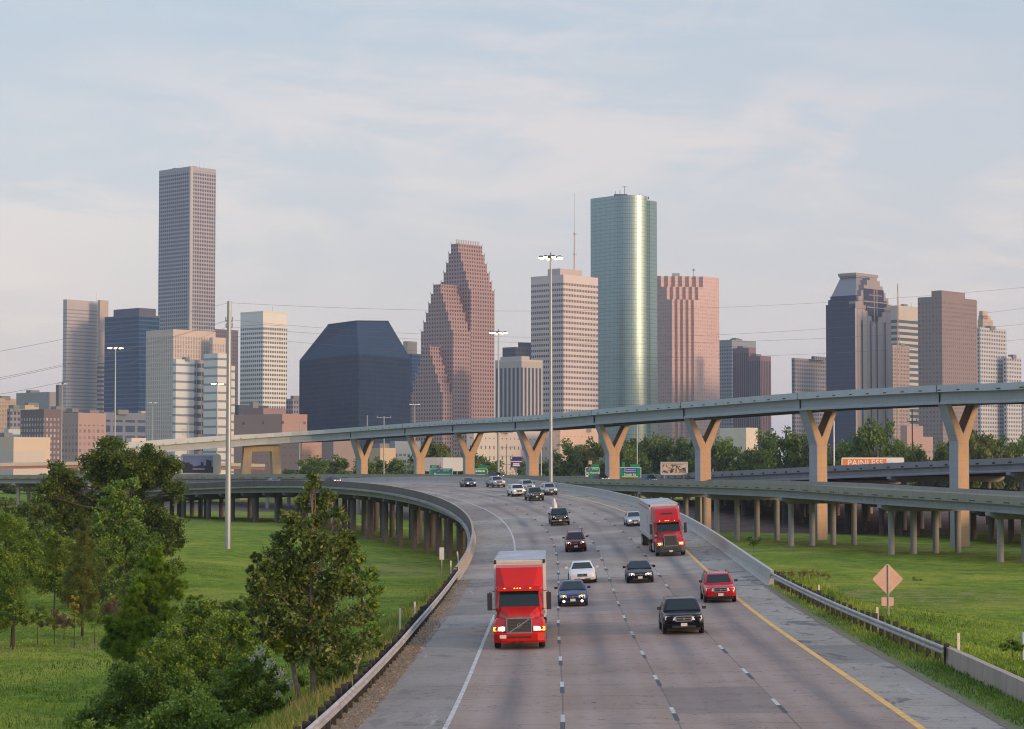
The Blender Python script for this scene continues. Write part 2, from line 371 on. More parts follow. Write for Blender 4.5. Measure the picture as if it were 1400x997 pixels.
# verges: dry dirt and litter beside the left shoulder, ragged grass beside the right
def verge_mat(name, a, b_, o0, o1):
    m, g, b = new_mat(name); uv = g.n('ShaderNodeUVMap').outputs[0]; u, v, _ = g.sep(uv)
    n = g.noise(uv, 1.1, 6, .75); n2 = g.noise(uv, 7, 4, .8)
    t = g.rng(g.m('ADD', u, g.m('MULTIPLY', g.m('SUBTRACT', n, .5), 2.6)), o0, o1)
    c = g.mix(t, a, b_); c = g.mix(g.rng(n2, .4, .65, 0, .6), c, tuple(x*.35 for x in a)); c = g.mix(g.rng(n2, .68, .74, 0, .6), c, (.42, .33, .22))
    g.put(b.inputs['Base Color'], c); b.inputs['Roughness'].default_value = .95
    bn = g.n('ShaderNodeBump'); bn.inputs['Strength'].default_value = .6; bn.inputs['Distance'].default_value = .06; g.put(bn.inputs['Height'], n2); g.put(b.inputs['Normal'], bn.outputs[0])
    return m
vl = strip(MB(), -12.2, lambda s: edgeL(s)+.05, -60, 126, .012, 3)
tag(vl.build('left_dirt_verge', verge_mat('dirt_verge', (.11, .14, .028), (.27, .18, .115), -11.3, -10.8)), kind='structure')
vr = strip(MB(), 9.85, 13.6, -60, 108, .012, 3)
tag(vr.build('right_grass_verge', verge_mat('grass_verge', (.21, .165, .105), (.11, .165, .025), 9.9, 10.5)), kind='structure')

# painted markings
m_white = plain('road_paint_white', (.45, .43, .40), .7, var=.45, vs=4); m_black = plain('road_paint_black', (.035, .035, .04), .7); m_yel = plain('road_paint_yellow', (.66, .36, .055), .6, var=.25, vs=2)
tag(strip(MB(), lambda s: -2*LW-.09, lambda s: -2*LW+.07, -60, S_END, .006).build('left_edge_line', m_white), kind='structure')
tag(strip(MB(), 2*LW-.13, 2*LW+.13, -60, S_END, .006).build('yellow_edge_line', m_yel), kind='structure')
dw, db = MB(), MB()
for k, off in enumerate((-LW, 0.0, LW)):
    s = 6.0+k*2.3
    while s < 440:
        wb, ww = (.08, .07) if s < 118 else (.13, .05); strip(db, off-wb, off+wb, s, s+2.5, .006, 2.5); strip(dw, off-ww, off+ww, s+2.5, s+4.7, .006, 2.2); s += 12.2
tag(dw.build('white_lane_dashes', m_white), kind='structure'); tag(db.build('black_lane_dashes', m_black), kind='structure')
jt = MB()
for s in (122.0, 108.5): strip(jt, -10.9 if s > 110 else 7.5, 10.0, s, s+.25, .009, .25)
tag(jt.build('bridge_joint', plain('joint_dark', (.07, .065, .06), .8)), kind='structure')

# ------------------------------------------------------------------ barriers, guardrails
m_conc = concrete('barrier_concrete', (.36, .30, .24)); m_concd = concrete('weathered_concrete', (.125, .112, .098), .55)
m_concp = concrete('pale_concrete', (.40, .385, .35), .2); m_concg = concrete('girder_concrete', (.27, .275, .28), .3); m_dark = plain('dark_recess', (.03, .03, .03), .9)
def sweep_barrier(mb, off, s0, s1, side, h=.95, h0=-.35, ds=5.0, m=0, outer=None):
    """jersey profile; side=+1 means the road lies on the left of it (right-hand barrier)"""
    prof = [(-.0, 0.004), (.07*side, .10), (.14*side, .32), (.20*side, h), (.42*side, h), (.46*side, .05), (.46*side, h0), (0, h0)]
    n = max(1, int(round((s1-s0)/ds))); rings = []
    for i in range(n+1):
        s = s0+(s1-s0)*i/n; o = off(s) if callable(off) else off
        rings.append([road(s, o+a, c) for a, c in prof])
    mb.loft(rings, True, True, m)
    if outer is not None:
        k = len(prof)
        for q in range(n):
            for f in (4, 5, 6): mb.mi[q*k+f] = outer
    return mb
# ------------------------------------------------------------------ elevated roads
class Path:
    """smooth 3-D path through points; pos(s, off, h) with off to the right of travel"""
    def __init__(s, pts, step=4.0):
        p = [Vector(q) for q in pts]; p = [p[0]*2-p[1]]+p+[p[-1]*2-p[-2]]; out = []
        for i in range(1, len(p)-2):
            for k in range(20):
                t = k/20; a, b, c, d = p[i-1], p[i], p[i+1], p[i+2]
                out.append(.5*((2*b)+(c-a)*t+(2*a-5*b+4*c-d)*t*t+(3*b-a-3*c+d)*t**3))
        out.append(p[-2]); s.q = np.array([v[:] for v in out]); L = np.linalg.norm(np.diff(s.q[:, :2], axis=0), axis=1)
        s.s = np.concatenate([[0], np.cumsum(L)]); s.len = float(s.s[-1])
    def at(s, t): return Vector([float(np.interp(t, s.s, s.q[:, k])) for k in range(3)])
    def dir(s, t):
        d = s.at(min(t+1.5, s.len))-s.at(max(t-1.5, 0)); d.z = 0; return d.normalized()
    def pos(s, t, off=0, h=0):
        d = s.dir(t); return s.at(t)+Vector((d.y, -d.x, 0))*off+Vector((0, 0, h))
    def near(s, x, y):
        i = int(np.argmin((s.q[:, 0]-x)**2+(s.q[:, 1]-y)**2)); return float(s.s[i])

def sweep(pos, s0, s1, prof, ds=5.0, mb=None, caps=True, m=0):
    mb = mb or MB(); n = max(1, int(round((s1-s0)/ds)))
    mb.loft([[pos(s0+(s1-s0)*i/n, a, b) for a, b in prof] for i in range(n+1)], True, caps, m); return mb
def rect(o0, o1, z0, z1): return [(o0, z0), (o1, z0), (o1, z1), (o0, z1)]
def column(parent, x, y, ztop, r, mat, n=10, square=False):
    zb = ground(x, y)-.6; mb = MB()
    if square: mb.box((0, 0, (ztop-zb)/2), (2*r, 2*r, ztop-zb))
    else: mb.cyl((0, 0, (ztop-zb)/2), r, ztop-zb, 'z', n)
    o = mb.build('column', mat, parent, smooth=not square); o.location = (x, y, zb); return o

def bents(root, pos, dirf, ss, oL, oR, zc, cap_d, cap_w, ncol, r, mcap, mcol, square=False, skew=0.0):
    for s in ss:
        a, b = pos(s, oL, zc), pos(s, oR, zc); d = dirf(s)*cap_w/2
        if skew: b = pos(min(s+skew, s+skew), oR, zc)
        dn = Vector((0, 0, -cap_d)); ex = (b-a).normalized()*1.6; dn2 = Vector((0, 0, -cap_d*.45))
        MB().hexa([a-d+dn2, b-d+dn2, b+d+dn2, a+d+dn2, a-d, b-d, b+d, a+d]).hexa([a+ex-d*.98+dn, b-ex-d*.98+dn, b-ex+d*.98+dn, a+ex+d*.98+dn, a-d*.98+dn2, b-d*.98+dn2, b+d*.98+dn2, a+d*.98+dn2]).build('bent_cap', mcap, root)
        for k in range(ncol):
            t = (k+.5)/ncol if ncol > 1 else .5; t = .13+.74*k/(ncol-1) if ncol > 1 else .5
            c = a.lerp(b, t); column(root, c.x, c.y, c.z-cap_d+.05, r, mcol, square=square)

fdir = lambda s: Vector((-math.sin(road_dir(s)[0]), math.cos(road_dir(s)[0]), 0))
# the freeway's own viaduct
fv = empty('freeway_viaduct', road(128)); fv.location = (0, 0, 0)
tag(fv, 'weathered concrete viaduct carrying the curving freeway on close rows of columns', 'viaduct')
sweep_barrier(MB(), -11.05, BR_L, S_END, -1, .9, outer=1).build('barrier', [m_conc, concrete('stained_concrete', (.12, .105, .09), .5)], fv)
sweep_barrier(MB(), 10.12, BR_R, S_END, 1, 1.0).build('barrier', m_concp, fv)
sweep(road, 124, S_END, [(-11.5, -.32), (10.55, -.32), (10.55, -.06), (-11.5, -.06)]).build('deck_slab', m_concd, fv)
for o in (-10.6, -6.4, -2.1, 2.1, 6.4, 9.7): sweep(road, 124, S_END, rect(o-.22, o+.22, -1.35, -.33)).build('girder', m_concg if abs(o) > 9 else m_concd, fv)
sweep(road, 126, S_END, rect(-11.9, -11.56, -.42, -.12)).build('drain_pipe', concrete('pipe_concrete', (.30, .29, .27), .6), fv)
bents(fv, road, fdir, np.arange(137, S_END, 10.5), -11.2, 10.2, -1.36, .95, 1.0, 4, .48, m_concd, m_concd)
# abutment under the first joint
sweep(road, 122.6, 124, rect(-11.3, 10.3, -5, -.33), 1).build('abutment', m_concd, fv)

# deck path helper from the photograph: (px, y of the top of the near barrier, depth)
def ramp(name, label, tbl, width, par_h, gird_d, slots, bent_s, ncol, colr, cap_d, m_par, m_gir, m_und, inset=.55, square=False, roadmat=None):
    root = tag(empty(name), label, 'elevated ramp')
    pts = [P(a, b, c)-Vector((0, 0, par_h)) for a, b, c in tbl]; p = Path(pts)
    sweep(p.pos, 0, p.len, [(0, -.28), (.38, -.28), (.38, .02), (.2, .25), (.15, par_h), (0, par_h)]).build('barrier', m_par, root)
    w = width; sweep(p.pos, 0, p.len, [(w-.38, -.28), (w, -.28), (w, par_h), (w-.15, par_h), (w-.2, .25), (w-.38, .02)]).build('barrier', m_par, root)
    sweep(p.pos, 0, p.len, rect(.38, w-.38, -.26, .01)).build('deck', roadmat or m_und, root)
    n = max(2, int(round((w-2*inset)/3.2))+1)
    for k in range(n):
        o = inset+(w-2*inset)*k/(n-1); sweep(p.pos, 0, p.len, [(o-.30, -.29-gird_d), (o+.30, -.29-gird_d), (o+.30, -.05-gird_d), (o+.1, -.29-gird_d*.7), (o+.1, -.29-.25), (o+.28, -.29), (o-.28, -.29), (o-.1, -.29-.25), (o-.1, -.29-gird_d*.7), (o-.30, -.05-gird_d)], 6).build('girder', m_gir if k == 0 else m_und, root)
    if slots:
        sp, ln, z0, z1 = slots; mb = MB(); s = 2.0
        while s < p.len-3: sweep(p.pos, s, s+ln, rect(-.025, .1, z0, z1), ln, mb); s += sp
        tag(mb.build('drain_slots', m_dark, root), kind='stuff')
    bents(root, p.pos, p.dir, bent_s(p), inset-.5, w-inset+.4, -.30-gird_d, cap_d, 1.1, ncol, colr, m_und if ncol < 2 else m_gir, m_gir, square)
    return root, p
m_barg = concrete('mossy_concrete', (.285, .275, .225), .3); m_col = concrete('column_concrete', (.27, .25, .22), .35)
T3 = [(1640, 700, 198), (1400, 680.4, 230), (1210, 669.6, 257), (1050, 660.3, 285), (900, 656.5, 322), (770, 653.6, 358), (640, 650.4, 388), (560, 648.7, 400), (400, 648.3, 420), (233, 648.8, 440), (0, 649.5, 470), (-200, 651, 490)]
r3, p3 = ramp('lower_ramp', 'low mossy concrete ramp with drain slots passing in front of the forked piers', T3, 15.5, .82, 1.15, (4.3, 1.5, -.10, .02),
   lambda p: [p.near(*P(px, 700, q)[:2])+d for px, q, d in ((1352, 237, 0), (1203, 258, 0), (1075, 282, 0), (968, 306, 0))]+list(np.arange(p.near(*P(968, 700, 306)[:2])+32, p.len-10, 30))+[8], 4, .47, 1.0, m_barg, m_concg, m_col)
T4 = [(1640, 611, 292), (1400, 625, 320), (1285, 630, 335), (1125, 637.5, 360), (975, 645, 390), (860, 649, 430), (760, 651, 480), (640, 652, 540)]
r4, p4 = ramp('middle_ramp', 'wide grey concrete ramp with dark scuppers running behind the forked piers', T4, 30, .85, 1.5, (4.2, .8, -.12, .16),
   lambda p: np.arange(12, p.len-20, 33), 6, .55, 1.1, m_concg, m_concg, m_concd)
T6 = [(1700, 712, 232), (1400, 684, 285), (1250, 672, 315), (1100, 664, 345), (980, 659, 375), (880, 656, 405)]  # added ramp, mostly hidden, placed to shade the ground between the columns
r7, p7 = ramp('shade_ramp', 'added wide low ramp behind the mossy ramp, shading the ground among the columns', T6, 26, .8, 1.3, None, lambda p: np.arange(10, p.len-8, 19), 6, .5, 1.1, m_concd, m_concd, m_concd)
TD = [(-120, 636, 560), (0, 633, 575), (140, 631, 590), (260, 632.5, 600), (345, 634.5, 610)]
r5, p5 = ramp('distant_ramp', 'thin pinkish distant ramp on reddish piers seen at the far left', TD, 10, .8, .9, None, lambda p: np.arange(20, p.len, 38), 2, .7, 1.0, m_concp, m_col, plain('rust_pier', (.30, .17, .13), .85))
# high flyover on forked piers
TF = [(1640, 506, 255), (1400, 522, 270), (1283, 526.5, 282), (1118, 535.5, 303), (1050, 540.3, 312), (960, 547.8, 328), (836, 557.8, 355), (728, 568, 385), (640, 573, 418), (575, 577.5, 452), (496, 583.5, 480), (430, 588.5, 490), (367, 592.5, 490), (290, 598, 482), (210, 604, 470), (178, 606.8, 466), (166, 607.8, 464)]
m_fly = concrete('flyover_concrete', (.46, .50, .515), .18); m_flyg = concrete('flyover_girder', (.34, .375, .395), .18)
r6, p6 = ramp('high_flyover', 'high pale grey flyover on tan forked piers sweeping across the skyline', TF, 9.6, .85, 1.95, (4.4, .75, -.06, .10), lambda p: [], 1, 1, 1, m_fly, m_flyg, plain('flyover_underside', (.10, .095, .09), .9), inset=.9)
m_tan = concrete('sunlit_tan_concrete', (.53, .345, .21), .22); m_pierg = concrete('grey_pier_concrete', (.33, .36, .385), .12); m_tand = plain('pier_inner', (.30, .17, .10), .85)
def y_pier(px, q):
    s = min(np.arange(2, p6.len-2, .5), key=lambda t: abs(proj(*p6.pos(t, 4.8, -8))[0]-px)); c = p6.pos(s, 4.8, -.30-1.95); d = p6.dir(s); rt = Vector((d.y, -d.x, 0))
    zb = ground(c.x, c.y)-.5; zt = c.z; t = 1.0
    O = [(-3.55, zt), (-2.55, zt), (0, zt-4.7), (2.55, zt), (3.55, zt), (1.2, zt-5.9), (1.2, zb), (-1.2, zb), (-1.2, zt-5.9)]
    pt = lambda x, z, k: Vector((c.x, c.y, 0))+rt*x+d*k+Vector((0, 0, z))
    mb = MB()
    for side in (-1, 1):
        for poly in ((0, 1, 2, 8), (2, 3, 4, 5), (8, 2, 5), (8, 5, 6, 7)): mb.face([pt(*O[i], side*t) for i in (poly if side < 0 else poly[::-1])], None, 0)
    for i in range(len(O)):
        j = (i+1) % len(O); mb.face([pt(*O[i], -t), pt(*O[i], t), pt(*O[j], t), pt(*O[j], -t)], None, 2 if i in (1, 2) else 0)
    # raised panels on the broad faces; tan paint with warm sunlight mixed in
    e = .16; I = [(-3.55+e*1.4, zt-.02), (-2.55-e*1.2, zt-.02), (0, zt-4.7-e*1.9), (2.55+e*1.2, zt-.02), (3.55-e*1.4, zt-.02), (1.2-e, zt-5.9-e*.2), (1.2-e, zb), (-1.2+e, zb), (-1.2+e, zt-5.9-e*.2)]
    for side in (-1, 1):
        k = side*(t+.03)
        for poly in ((0, 1, 2, 8), (2, 3, 4, 5), (8, 2, 5), (8, 5, 6, 7)): mb.face([pt(*I[i], k) for i in (poly if side < 0 else poly[::-1])], None, 1)
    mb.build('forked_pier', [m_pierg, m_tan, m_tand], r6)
    cb = MB(); cb.hexa([pt(-3.8, zt, -t), pt(3.8, zt, -t), pt(3.8, zt, t), pt(-3.8, zt, t), pt(-3.8, zt+.30, -t), pt(3.8, zt+.30, -t), pt(3.8, zt+.30, t), pt(-3.8, zt+.30, t)]); cb.build('pier_cap', m_pierg, r6)
    sweep(p6.pos, s-.07, s+.07, [(-.04, .86), (.4, .86), (.4, -.3), (.8, -.35), (.8, -2.0), (-.04+.6, -2.0), (.56, -.35), (-.04, -.3)], .14).build('expansion_joint', m_dark, r6)
    return s
for px, q in ((1548, 262), (1312, 283), (1118, 305), (961, 330), (837, 357), (728, 387), (641, 420), (573, 454), (495, 482)): y_pier(px, q)
# portal pier near the left end and a straddle cap
def portal(px, q):
    s = p6.near(*P(px, 590, q)[:2]); c = p6.pos(s, 4.8, -2.25); rt = Vector((math.cos(R(20)), math.sin(R(20)), 0)); d = Vector((-rt.y, rt.x, 0)); zb = ground(c.x, c.y)-.5; zt = c.z
    pt = lambda x, z, k: Vector((c.x, c.y, 0))+rt*x+d*k+Vector((0, 0, z)); mb = MB(); t = 1.2
    def slab(poly):
        mb.face([pt(x, z, -t) for x, z in poly]); mb.face([pt(x, z, t) for x, z in poly][::-1])
        for i in range(len(poly)): a, b = poly[i], poly[(i+1) % len(poly)]; mb.face([pt(*a, -t), pt(*a, t), pt(*b, t), pt(*b, -t)])
    slab([(-5.0, zt), (-6.3, zb), (-3.6, zb), (-2.8, zt-1.9), (2.8, zt-1.9), (3.6, zb), (6.3, zb), (5.0, zt)][::-1])
    mb.build('portal_pier', concrete('portal_concrete', (.47, .35, .25), .25), r6)
portal(367, 488); portal(215, 470)

# slope paving under the decks; dark earth bank stretched forward in place of shaded ground
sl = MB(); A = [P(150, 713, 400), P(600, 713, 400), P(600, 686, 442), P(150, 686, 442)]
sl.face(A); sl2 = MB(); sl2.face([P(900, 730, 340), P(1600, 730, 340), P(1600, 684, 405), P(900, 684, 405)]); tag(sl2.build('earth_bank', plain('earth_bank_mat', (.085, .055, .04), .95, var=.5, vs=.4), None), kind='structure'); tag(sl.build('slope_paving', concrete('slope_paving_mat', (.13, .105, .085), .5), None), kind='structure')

# near retaining wall at the right edge and the guardrails
offR = lambda s: 10.4+1.3*min(1, max(0, (109-s)/61.0))
rw = tag(sweep(road, -20, 52, [(11.75, -1.2), (12.15, -1.2), (12.08, .75), (11.82, .75)], 4).build('concrete_wall', m_conc, None), 'low plain concrete barrier wall beginning behind the right guardrail end', 'wall')
m_galv = plain('galvanised_steel', (.37, .345, .33), .6, .25, var=.3, vs=1.5); m_wood = plain('creosote_wood', (.034, .030, .026), .9, var=.4, vs=4)
WB = [(0, .42), (.07, .47), (.07, .53), (0, .58), (0, .62), (.07, .67), (.07, .73), (0, .78)]
def guardrail(label, offf, s0, s1, side, n, tail=None):
    root = tag(empty('guardrail'), label, 'guardrail')
    prof = [(-side*a, b) for a, b in WB]; prof += [(-side*a+side*.02, b) for a, b in WB[::-1]]
    mb = MB(); k = int((s1-s0)/2); mb.loft([[road(s0+(s1-s0)*i/k, offf(s0+(s1-s0)*i/k)+a, b+.06) for a, b in prof] for i in range(k+1)], True, True); mb.build('rail', m_galv, root)
    rnd = random.Random(4); pm = None
    for i in range(n):
        s = s0+.5+(s1-s0-1)*i/(n-1); p = road(s, offf(s)+side*.22, 0); z = -.35
        if pm is None: pm = MB().box((0, 0, .62), (.2, .2, 1.25)).build('post', m_wood, root); o = pm
        else: o = pm.copy(); SC.collection.objects.link(o); o.parent = root
        o.location = p+Vector((0, 0, z+rnd.uniform(-.03, .12))); o.rotation_euler = (rnd.uniform(-.05, .05), rnd.uniform(-.04, .04), rnd.uniform(-.2, .2))
guardrail('long weathered guardrail with dark wooden posts along the left dirt verge', lambda s: -10.75-.3*min(1, max(0, (s-60)/60.0)), 4, 127, -1, 66)
guardrail('blue-grey guardrail with dark posts between the right shoulder and the meadow', offR, 51, 109, 1, 31)
m_flex = plain('cream_plastic', (.66, .60, .46), .5)
def delineator(px, pyb, h, side, tilt=0.0, label='', w=.11):
    s, off = 0, 0; best = 1e9
    for s_ in np.arange(5, 150, 1.0):
        p = road(s_, side*11.9 if side < 0 else offR(s_)+.6, 0); q = proj(*p)
        e = abs(q[0]-px)+abs(q[1]-pyb)*.4
        if e < best: best = e; pp = p
    o = MB().box((0, 0, h/2), (w, .05, h)).box((0, -.005, h*.86), (w*1.06, .05, h*.14)).build('delineator_post', m_flex); o.location = pp+Vector((0, 0, .15)); o.rotation_euler = (0, tilt, 0)
    tag(o, label, 'marker post', 'cream marker posts behind the guardrails')
for a in ((1120, 820, 1.0, 1, 0, 'cream marker post behind the right guardrail, between bridge end and diamond sign'), (1202, 853, 1.05, 1, 0, 'cream marker post right beside the diamond sign on the guardrail'), (1311, 900, 1.2, 1, 0, 'cream marker post at the near end of the right guardrail'),
          (548, 875, 1.15, -1, 0, 'upright cream marker post behind the left guardrail, right of the big maple'), (484, 945, 1.2, -1, .32, 'cream marker post leaning over behind the left guardrail'), (567, 850, .8, -1, 0, 'short grey-cream marker post in the grass behind the left guardrail'),
          (617, 790, 1.1, -1, 0, 'cream marker post close to the left end of the bridge barrier'), (627, 773, 1.0, -1, -.12, 'cream marker post right against the left bridge barrier')): delineator(a[0], a[1], a[2], a[3], a[4], a[5])

# road signs seen from behind or edge on
m_alu = plain('sign_back', (.56, .36, .29), .55, .2, var=.1); m_post = plain('sign_post_steel', (.36, .35, .33), .5, .6)
dp_ = P(1214, 792, 93); zb = ground(dp_.x, dp_.y); sg = tag(empty('diamond_sign', (dp_.x, dp_.y, zb)), 'bare tan back of a diamond warning sign on a steel post', 'road sign')
h = dp_.z-zb; px2m = 93*KD/F
def flatpoly(mb, pts, y0, y1):
    mb.face([(x, y0, z) for x, z in pts]); mb.face([(x, y1, z) for x, z in pts][::-1])
    for i in range(len(pts)): a, b = pts[i], pts[(i+1) % len(pts)]; mb.face([(a[0], y0, a[1]), (a[0], y1, a[1]), (b[0], y1, b[1]), (b[0], y0, b[1])][::-1])
    return mb
def rounded(w, h, r, cx=0, cz=0, n=4):
    out = []
    for k, (sx, sz) in enumerate(((1, 1), (-1, 1), (-1, -1), (1, -1))):
        for i in range(n+1):
            a = math.pi/2*(k+i/n); out.append((cx+sx*(w/2-r)+r*math.cos(a), cz+sz*(h/2-r)+r*math.sin(a)))
    return out[::-1]
dd = [(x*math.cos(R(45))-z*math.sin(R(45)), x*math.sin(R(45))+z*math.cos(R(45))+h) for x, z in rounded(1.19, 1.19, .1)]
flatpoly(MB(), dd, .03, .045).build('diamond_panel', m_alu, sg); flatpoly(MB(), rounded(.66, .46, .05, -.02, h-30.5*px2m), .03, .045).build('small_panel', m_alu, sg)
MB().box((0, .055, h+.38), (.62, .02, .06)).box((0, .055, h-.38), (.62, .02, .06)).build('bracket', m_post, sg)
MB().cyl((.02, 0, (h+.95)/2-.1), .04, h+.75, 'z', 8).box((.02, .0, h-.4), (.07, .06, .35)).build('post', m_post, sg); sg.rotation_euler = (0, 0, R(6))
lp = P(604, 757, 137); zb = ground(lp.x, lp.y); ls = tag(empty('object_marker_sign', (lp.x, lp.y, zb)), 'narrow upright grey-white marker sign on a thin post left of the bridge barrier', 'road sign')
flatpoly(MB(), rounded(.36, .95, .05, 0, lp.z-zb), -.03, -.015).build('panel', plain('marker_white', (.55, .56, .55), .5), ls); MB().cyl((0, 0, (lp.z-zb)/2+.2), .035, lp.z-zb+.4, 'z', 8).build('post', m_post, ls)
bp = P(1398, 880, 88); bo = MB().cyl((0, 0, .7), .07, 1.5, 'z', 8).build('utility_marker', plain('blue_grey_post', (.30, .38, .42), .5)); bo.location = (bp.x, bp.y, ground(bp.x, bp.y)); tag(bo, 'pale blue utility marker post at the right edge of the meadow', 'marker post')

# ------------------------------------------------------------------ light masts, poles, wires
m_steel = plain('mast_steel', (.36, .38, .40), .45, .5, var=.1, vs=.5); m_lampb = plain('lamp_housing', (.06, .065, .07), .5)
m_lamp = plain('lamp_lens', (.9, .8, .6), .3, emit=(1.0, .80, .48), es=5.5, var=0)
def mast(px, yt, q, r0, ring, nl, label, ls=.42, lit=m_lamp, zbase=None, curved=False):
    t = P(px, yt, q); zb = ground(t.x, t.y)-.3 if zbase is None else zbase; h = t.z-zb
    root = tag(empty('light_mast', (t.x, t.y, zb)), label, 'light mast', 'tall light masts along the freeway')
    MB().tube([(0, 0, 0), (0, 0, h*.5), (0, 0, h)], [r0, r0*.72, r0*.42], 12).build('pole', m_steel, root, smooth=True)
    mb = MB(); mb.cyl((0, 0, h), ring*.30, .35, 'z', 12).cyl((0, 0, h+.35), .10, .7, 'z', 6)
    for k in range(nl):
        a = 2*math.pi*(k+.3)/nl; mb.tube([(0, 0, h), (ring*math.cos(a), ring*math.sin(a), h-.05)], .05, 5)
    mb.build('ring', m_lampb, root)
    for k in range(nl):
        a = 2*math.pi*(k+.3)/nl; c = Vector((ring*math.cos(a), ring*math.sin(a), h-.1)); L = MB()
        L.loft([[c+Vector((rr*ls*math.cos(j*math.pi/4), rr*ls*math.sin(j*math.pi/4), zz*ls)) for j in range(8)] for rr, zz in ((.35, .55), (.75, .30), (1.0, -.15))], True, True)
        lo = L.build('lamp', m_lampb, root)
        L = MB(); L.loft([[c+Vector((rr*ls*math.cos(j*math.pi/4), rr*ls*math.sin(j*math.pi/4), zz*ls)) for j in range(8)] for rr, zz in ((.92, -.16), (.86, -.5), (.5, -.75))], True, True); L.build('lens', lit, lo)
mast(753, 351, 300, .42, 1.75, 8, 'tallest light mast with eight lit lamps beside the bend of the freeway')
mast(681.5, 454, 430, .36, 1.9, 8, 'lit light mast rising just right of the stepped red tower', .42)
mast(158, 475, 520, .34, 2.0, 8, 'lit light mast in front of the dark blue banded tower', .42)
mast(297, 524, 560, .30, 1.7, 6, 'lit light mast in front of the white banded office block', .4)
mast(85, 524, 640, .28, 1.7, 6, 'thin light mast before the left edge of the grey tower', .4, plain('lamp_dim', (.6, .6, .6), .3, emit=(.9, .9, .9), es=.6, var=0))
mast(209, 550, 760, .24, 1.6, 6, 'short light mast before the left face of the beige tower', .4, MATS['lamp_dim'])
mast(567, 552, 640, .26, 1.7, 6, 'short light mast right beside the dark glass polygon tower', .4, MATS['lamp_dim'])
def pole(px, yt, yb, q, r, label, arms=(), name='utility_pole', mat=None):
    t = P(px, yt, q); b_ = P(px, yb, q); zb = min(b_.z, ground(t.x, t.y)); h = t.z-zb
    root = tag(empty(name, (t.x, t.y, zb)), label, 'pole')
    MB().tube([(0, 0, 0), (0, 0, h)], [r, r*.7], 10).build('pole', mat or m_steel, root, smooth=True)
    for z, w in arms: MB().box((0, 0, h-z), (w, .15, .18)).box((-w*.45, 0, h-z+.3), (.14, .14, .5)).box((w*.45, 0, h-z+.3), (.14, .14, .5)).build('crossarm', mat or m_steel, root)
    return Vector((t.x, t.y, zb+h))
tp = pole(313.5, 412, 745, 230, .40, 'thick bare steel transmission pole rising from the left meadow', [(2.6, 1.0), (3.4, .9)], 'transmission_pole')
pole(502, 568, 640, 520, .16, 'thin pole with bent arm before the dark glass tower base', [(4.5, 1.8)])
pole(525, 569, 645, 500, .2, 'pole with a wide crossarm before the dark glass tower', [(.4, 4.2)])
pole(410, 575, 640, 620, .2, 'thin pole in front of the red brick block', [(.8, 2.2)]); pole(871, 580, 640, 480, .2, 'thin pole behind the green sign and the forked pier')
pole(1140, 575, 637, 420, .26, 'white pole standing left of the orange billboard', [], 'utility_pole', plain('pole_white', (.62, .62, .6), .5)); pole(1247, 560, 632, 440, .2, 'brown wooden pole right of the orange billboard', [(3, 2.4)], 'utility_pole', m_wood)
pole(740, 600, 655, 450, .22, 'slim grey pole beside a forked pier in the middle')
def lattice(px, yt, yb, w, q, label, red=True):
    t, b_ = P(px, yt, q), P(px, yb, q); root = tag(empty('lattice_mast', (t.x, t.y, b_.z)), label, 'antenna mast'); h = t.z-b_.z; w = w*q*KD/F; mb = MB(); mw = MB()
    for i in range(3):
        a = 2*math.pi*i/3; mb.tube([(w*math.cos(a), w*math.sin(a), 0), (w*.12*math.cos(a), w*.12*math.sin(a), h)], .16*q/1500, 4)
        for k in range(14):
            z0, z1 = h*k/14, h*(k+1)/14; f0, f1 = 1-.88*k/14, 1-.88*(k+1)/14; b2 = a+2*math.pi/3
            mw.tube([(w*f0*math.cos(a), w*f0*math.sin(a), z0), (w*f1*math.cos(b2), w*f1*math.sin(b2), z1)], .09*q/1500, 3)
    mb.build('legs', plain('mast_red', (.42, .22, .18), .7) if red else m_steel, root); mw.build('bracing', plain('mast_white', (.5, .48, .47), .7), root)
# overhead wires: sagging between the transmission pole and points outside the frame
m_wire = plain('wire', (.10, .10, .11), .6)
def wire(pts, label, r=.016):
    ks = sorted(pts); X = np.array([k[0] for k in ks], float); Yv = np.array([k[1] for k in ks], float); Q = np.array([k[2] for k in ks], float)
    co = np.polyfit(X, Yv, 2 if len(ks) > 2 else 1); q = []
    for x in np.linspace(X[0], X[-1], 40): q.append(P(x, float(np.polyval(co, x)), float(np.interp(x, X, Q))))
    tag(MB().tube(q, r, 4).build('overhead_wire', m_wire), label, 'wire', 'overhead wires strung from the transmission pole')
for pts, lb in ((((-60, 491, 150), (130, 455, 190), (313, 414, 230)), 'topmost wire running left from the transmission pole'), (((-60, 527, 150), (140, 486, 190), (313, 437, 230)), 'middle wire running left from the transmission pole'),
                (((-60, 530, 151), (140, 487.5, 190), (313, 438, 230)), 'middle wire pair, lower strand, left of the transmission pole'), (((-60, 547, 150), (140, 508, 190), (313, 446, 230)), 'lowest wire running left from the transmission pole'),
                (((313, 414, 230), (575, 424, 245), (1480, 385, 290)), 'topmost faint wire crossing the sky to the right'), (((313, 436, 230), (575, 459, 245), (1000, 455.5, 270), (1400, 421, 290), (1480, 411, 295)), 'second wire from the top crossing in front of the towers'),
                (((313, 446, 230), (575, 466, 245), (1000, 466, 270), (1400, 443, 290), (1480, 436, 295)), 'third wire from the top crossing in front of the towers'), (((313, 458, 230), (575, 482, 245), (1050, 485, 270), (1400, 464, 290), (1480, 456, 295)), 'lowest wire crossing in front of the towers')): wire(pts, lb)
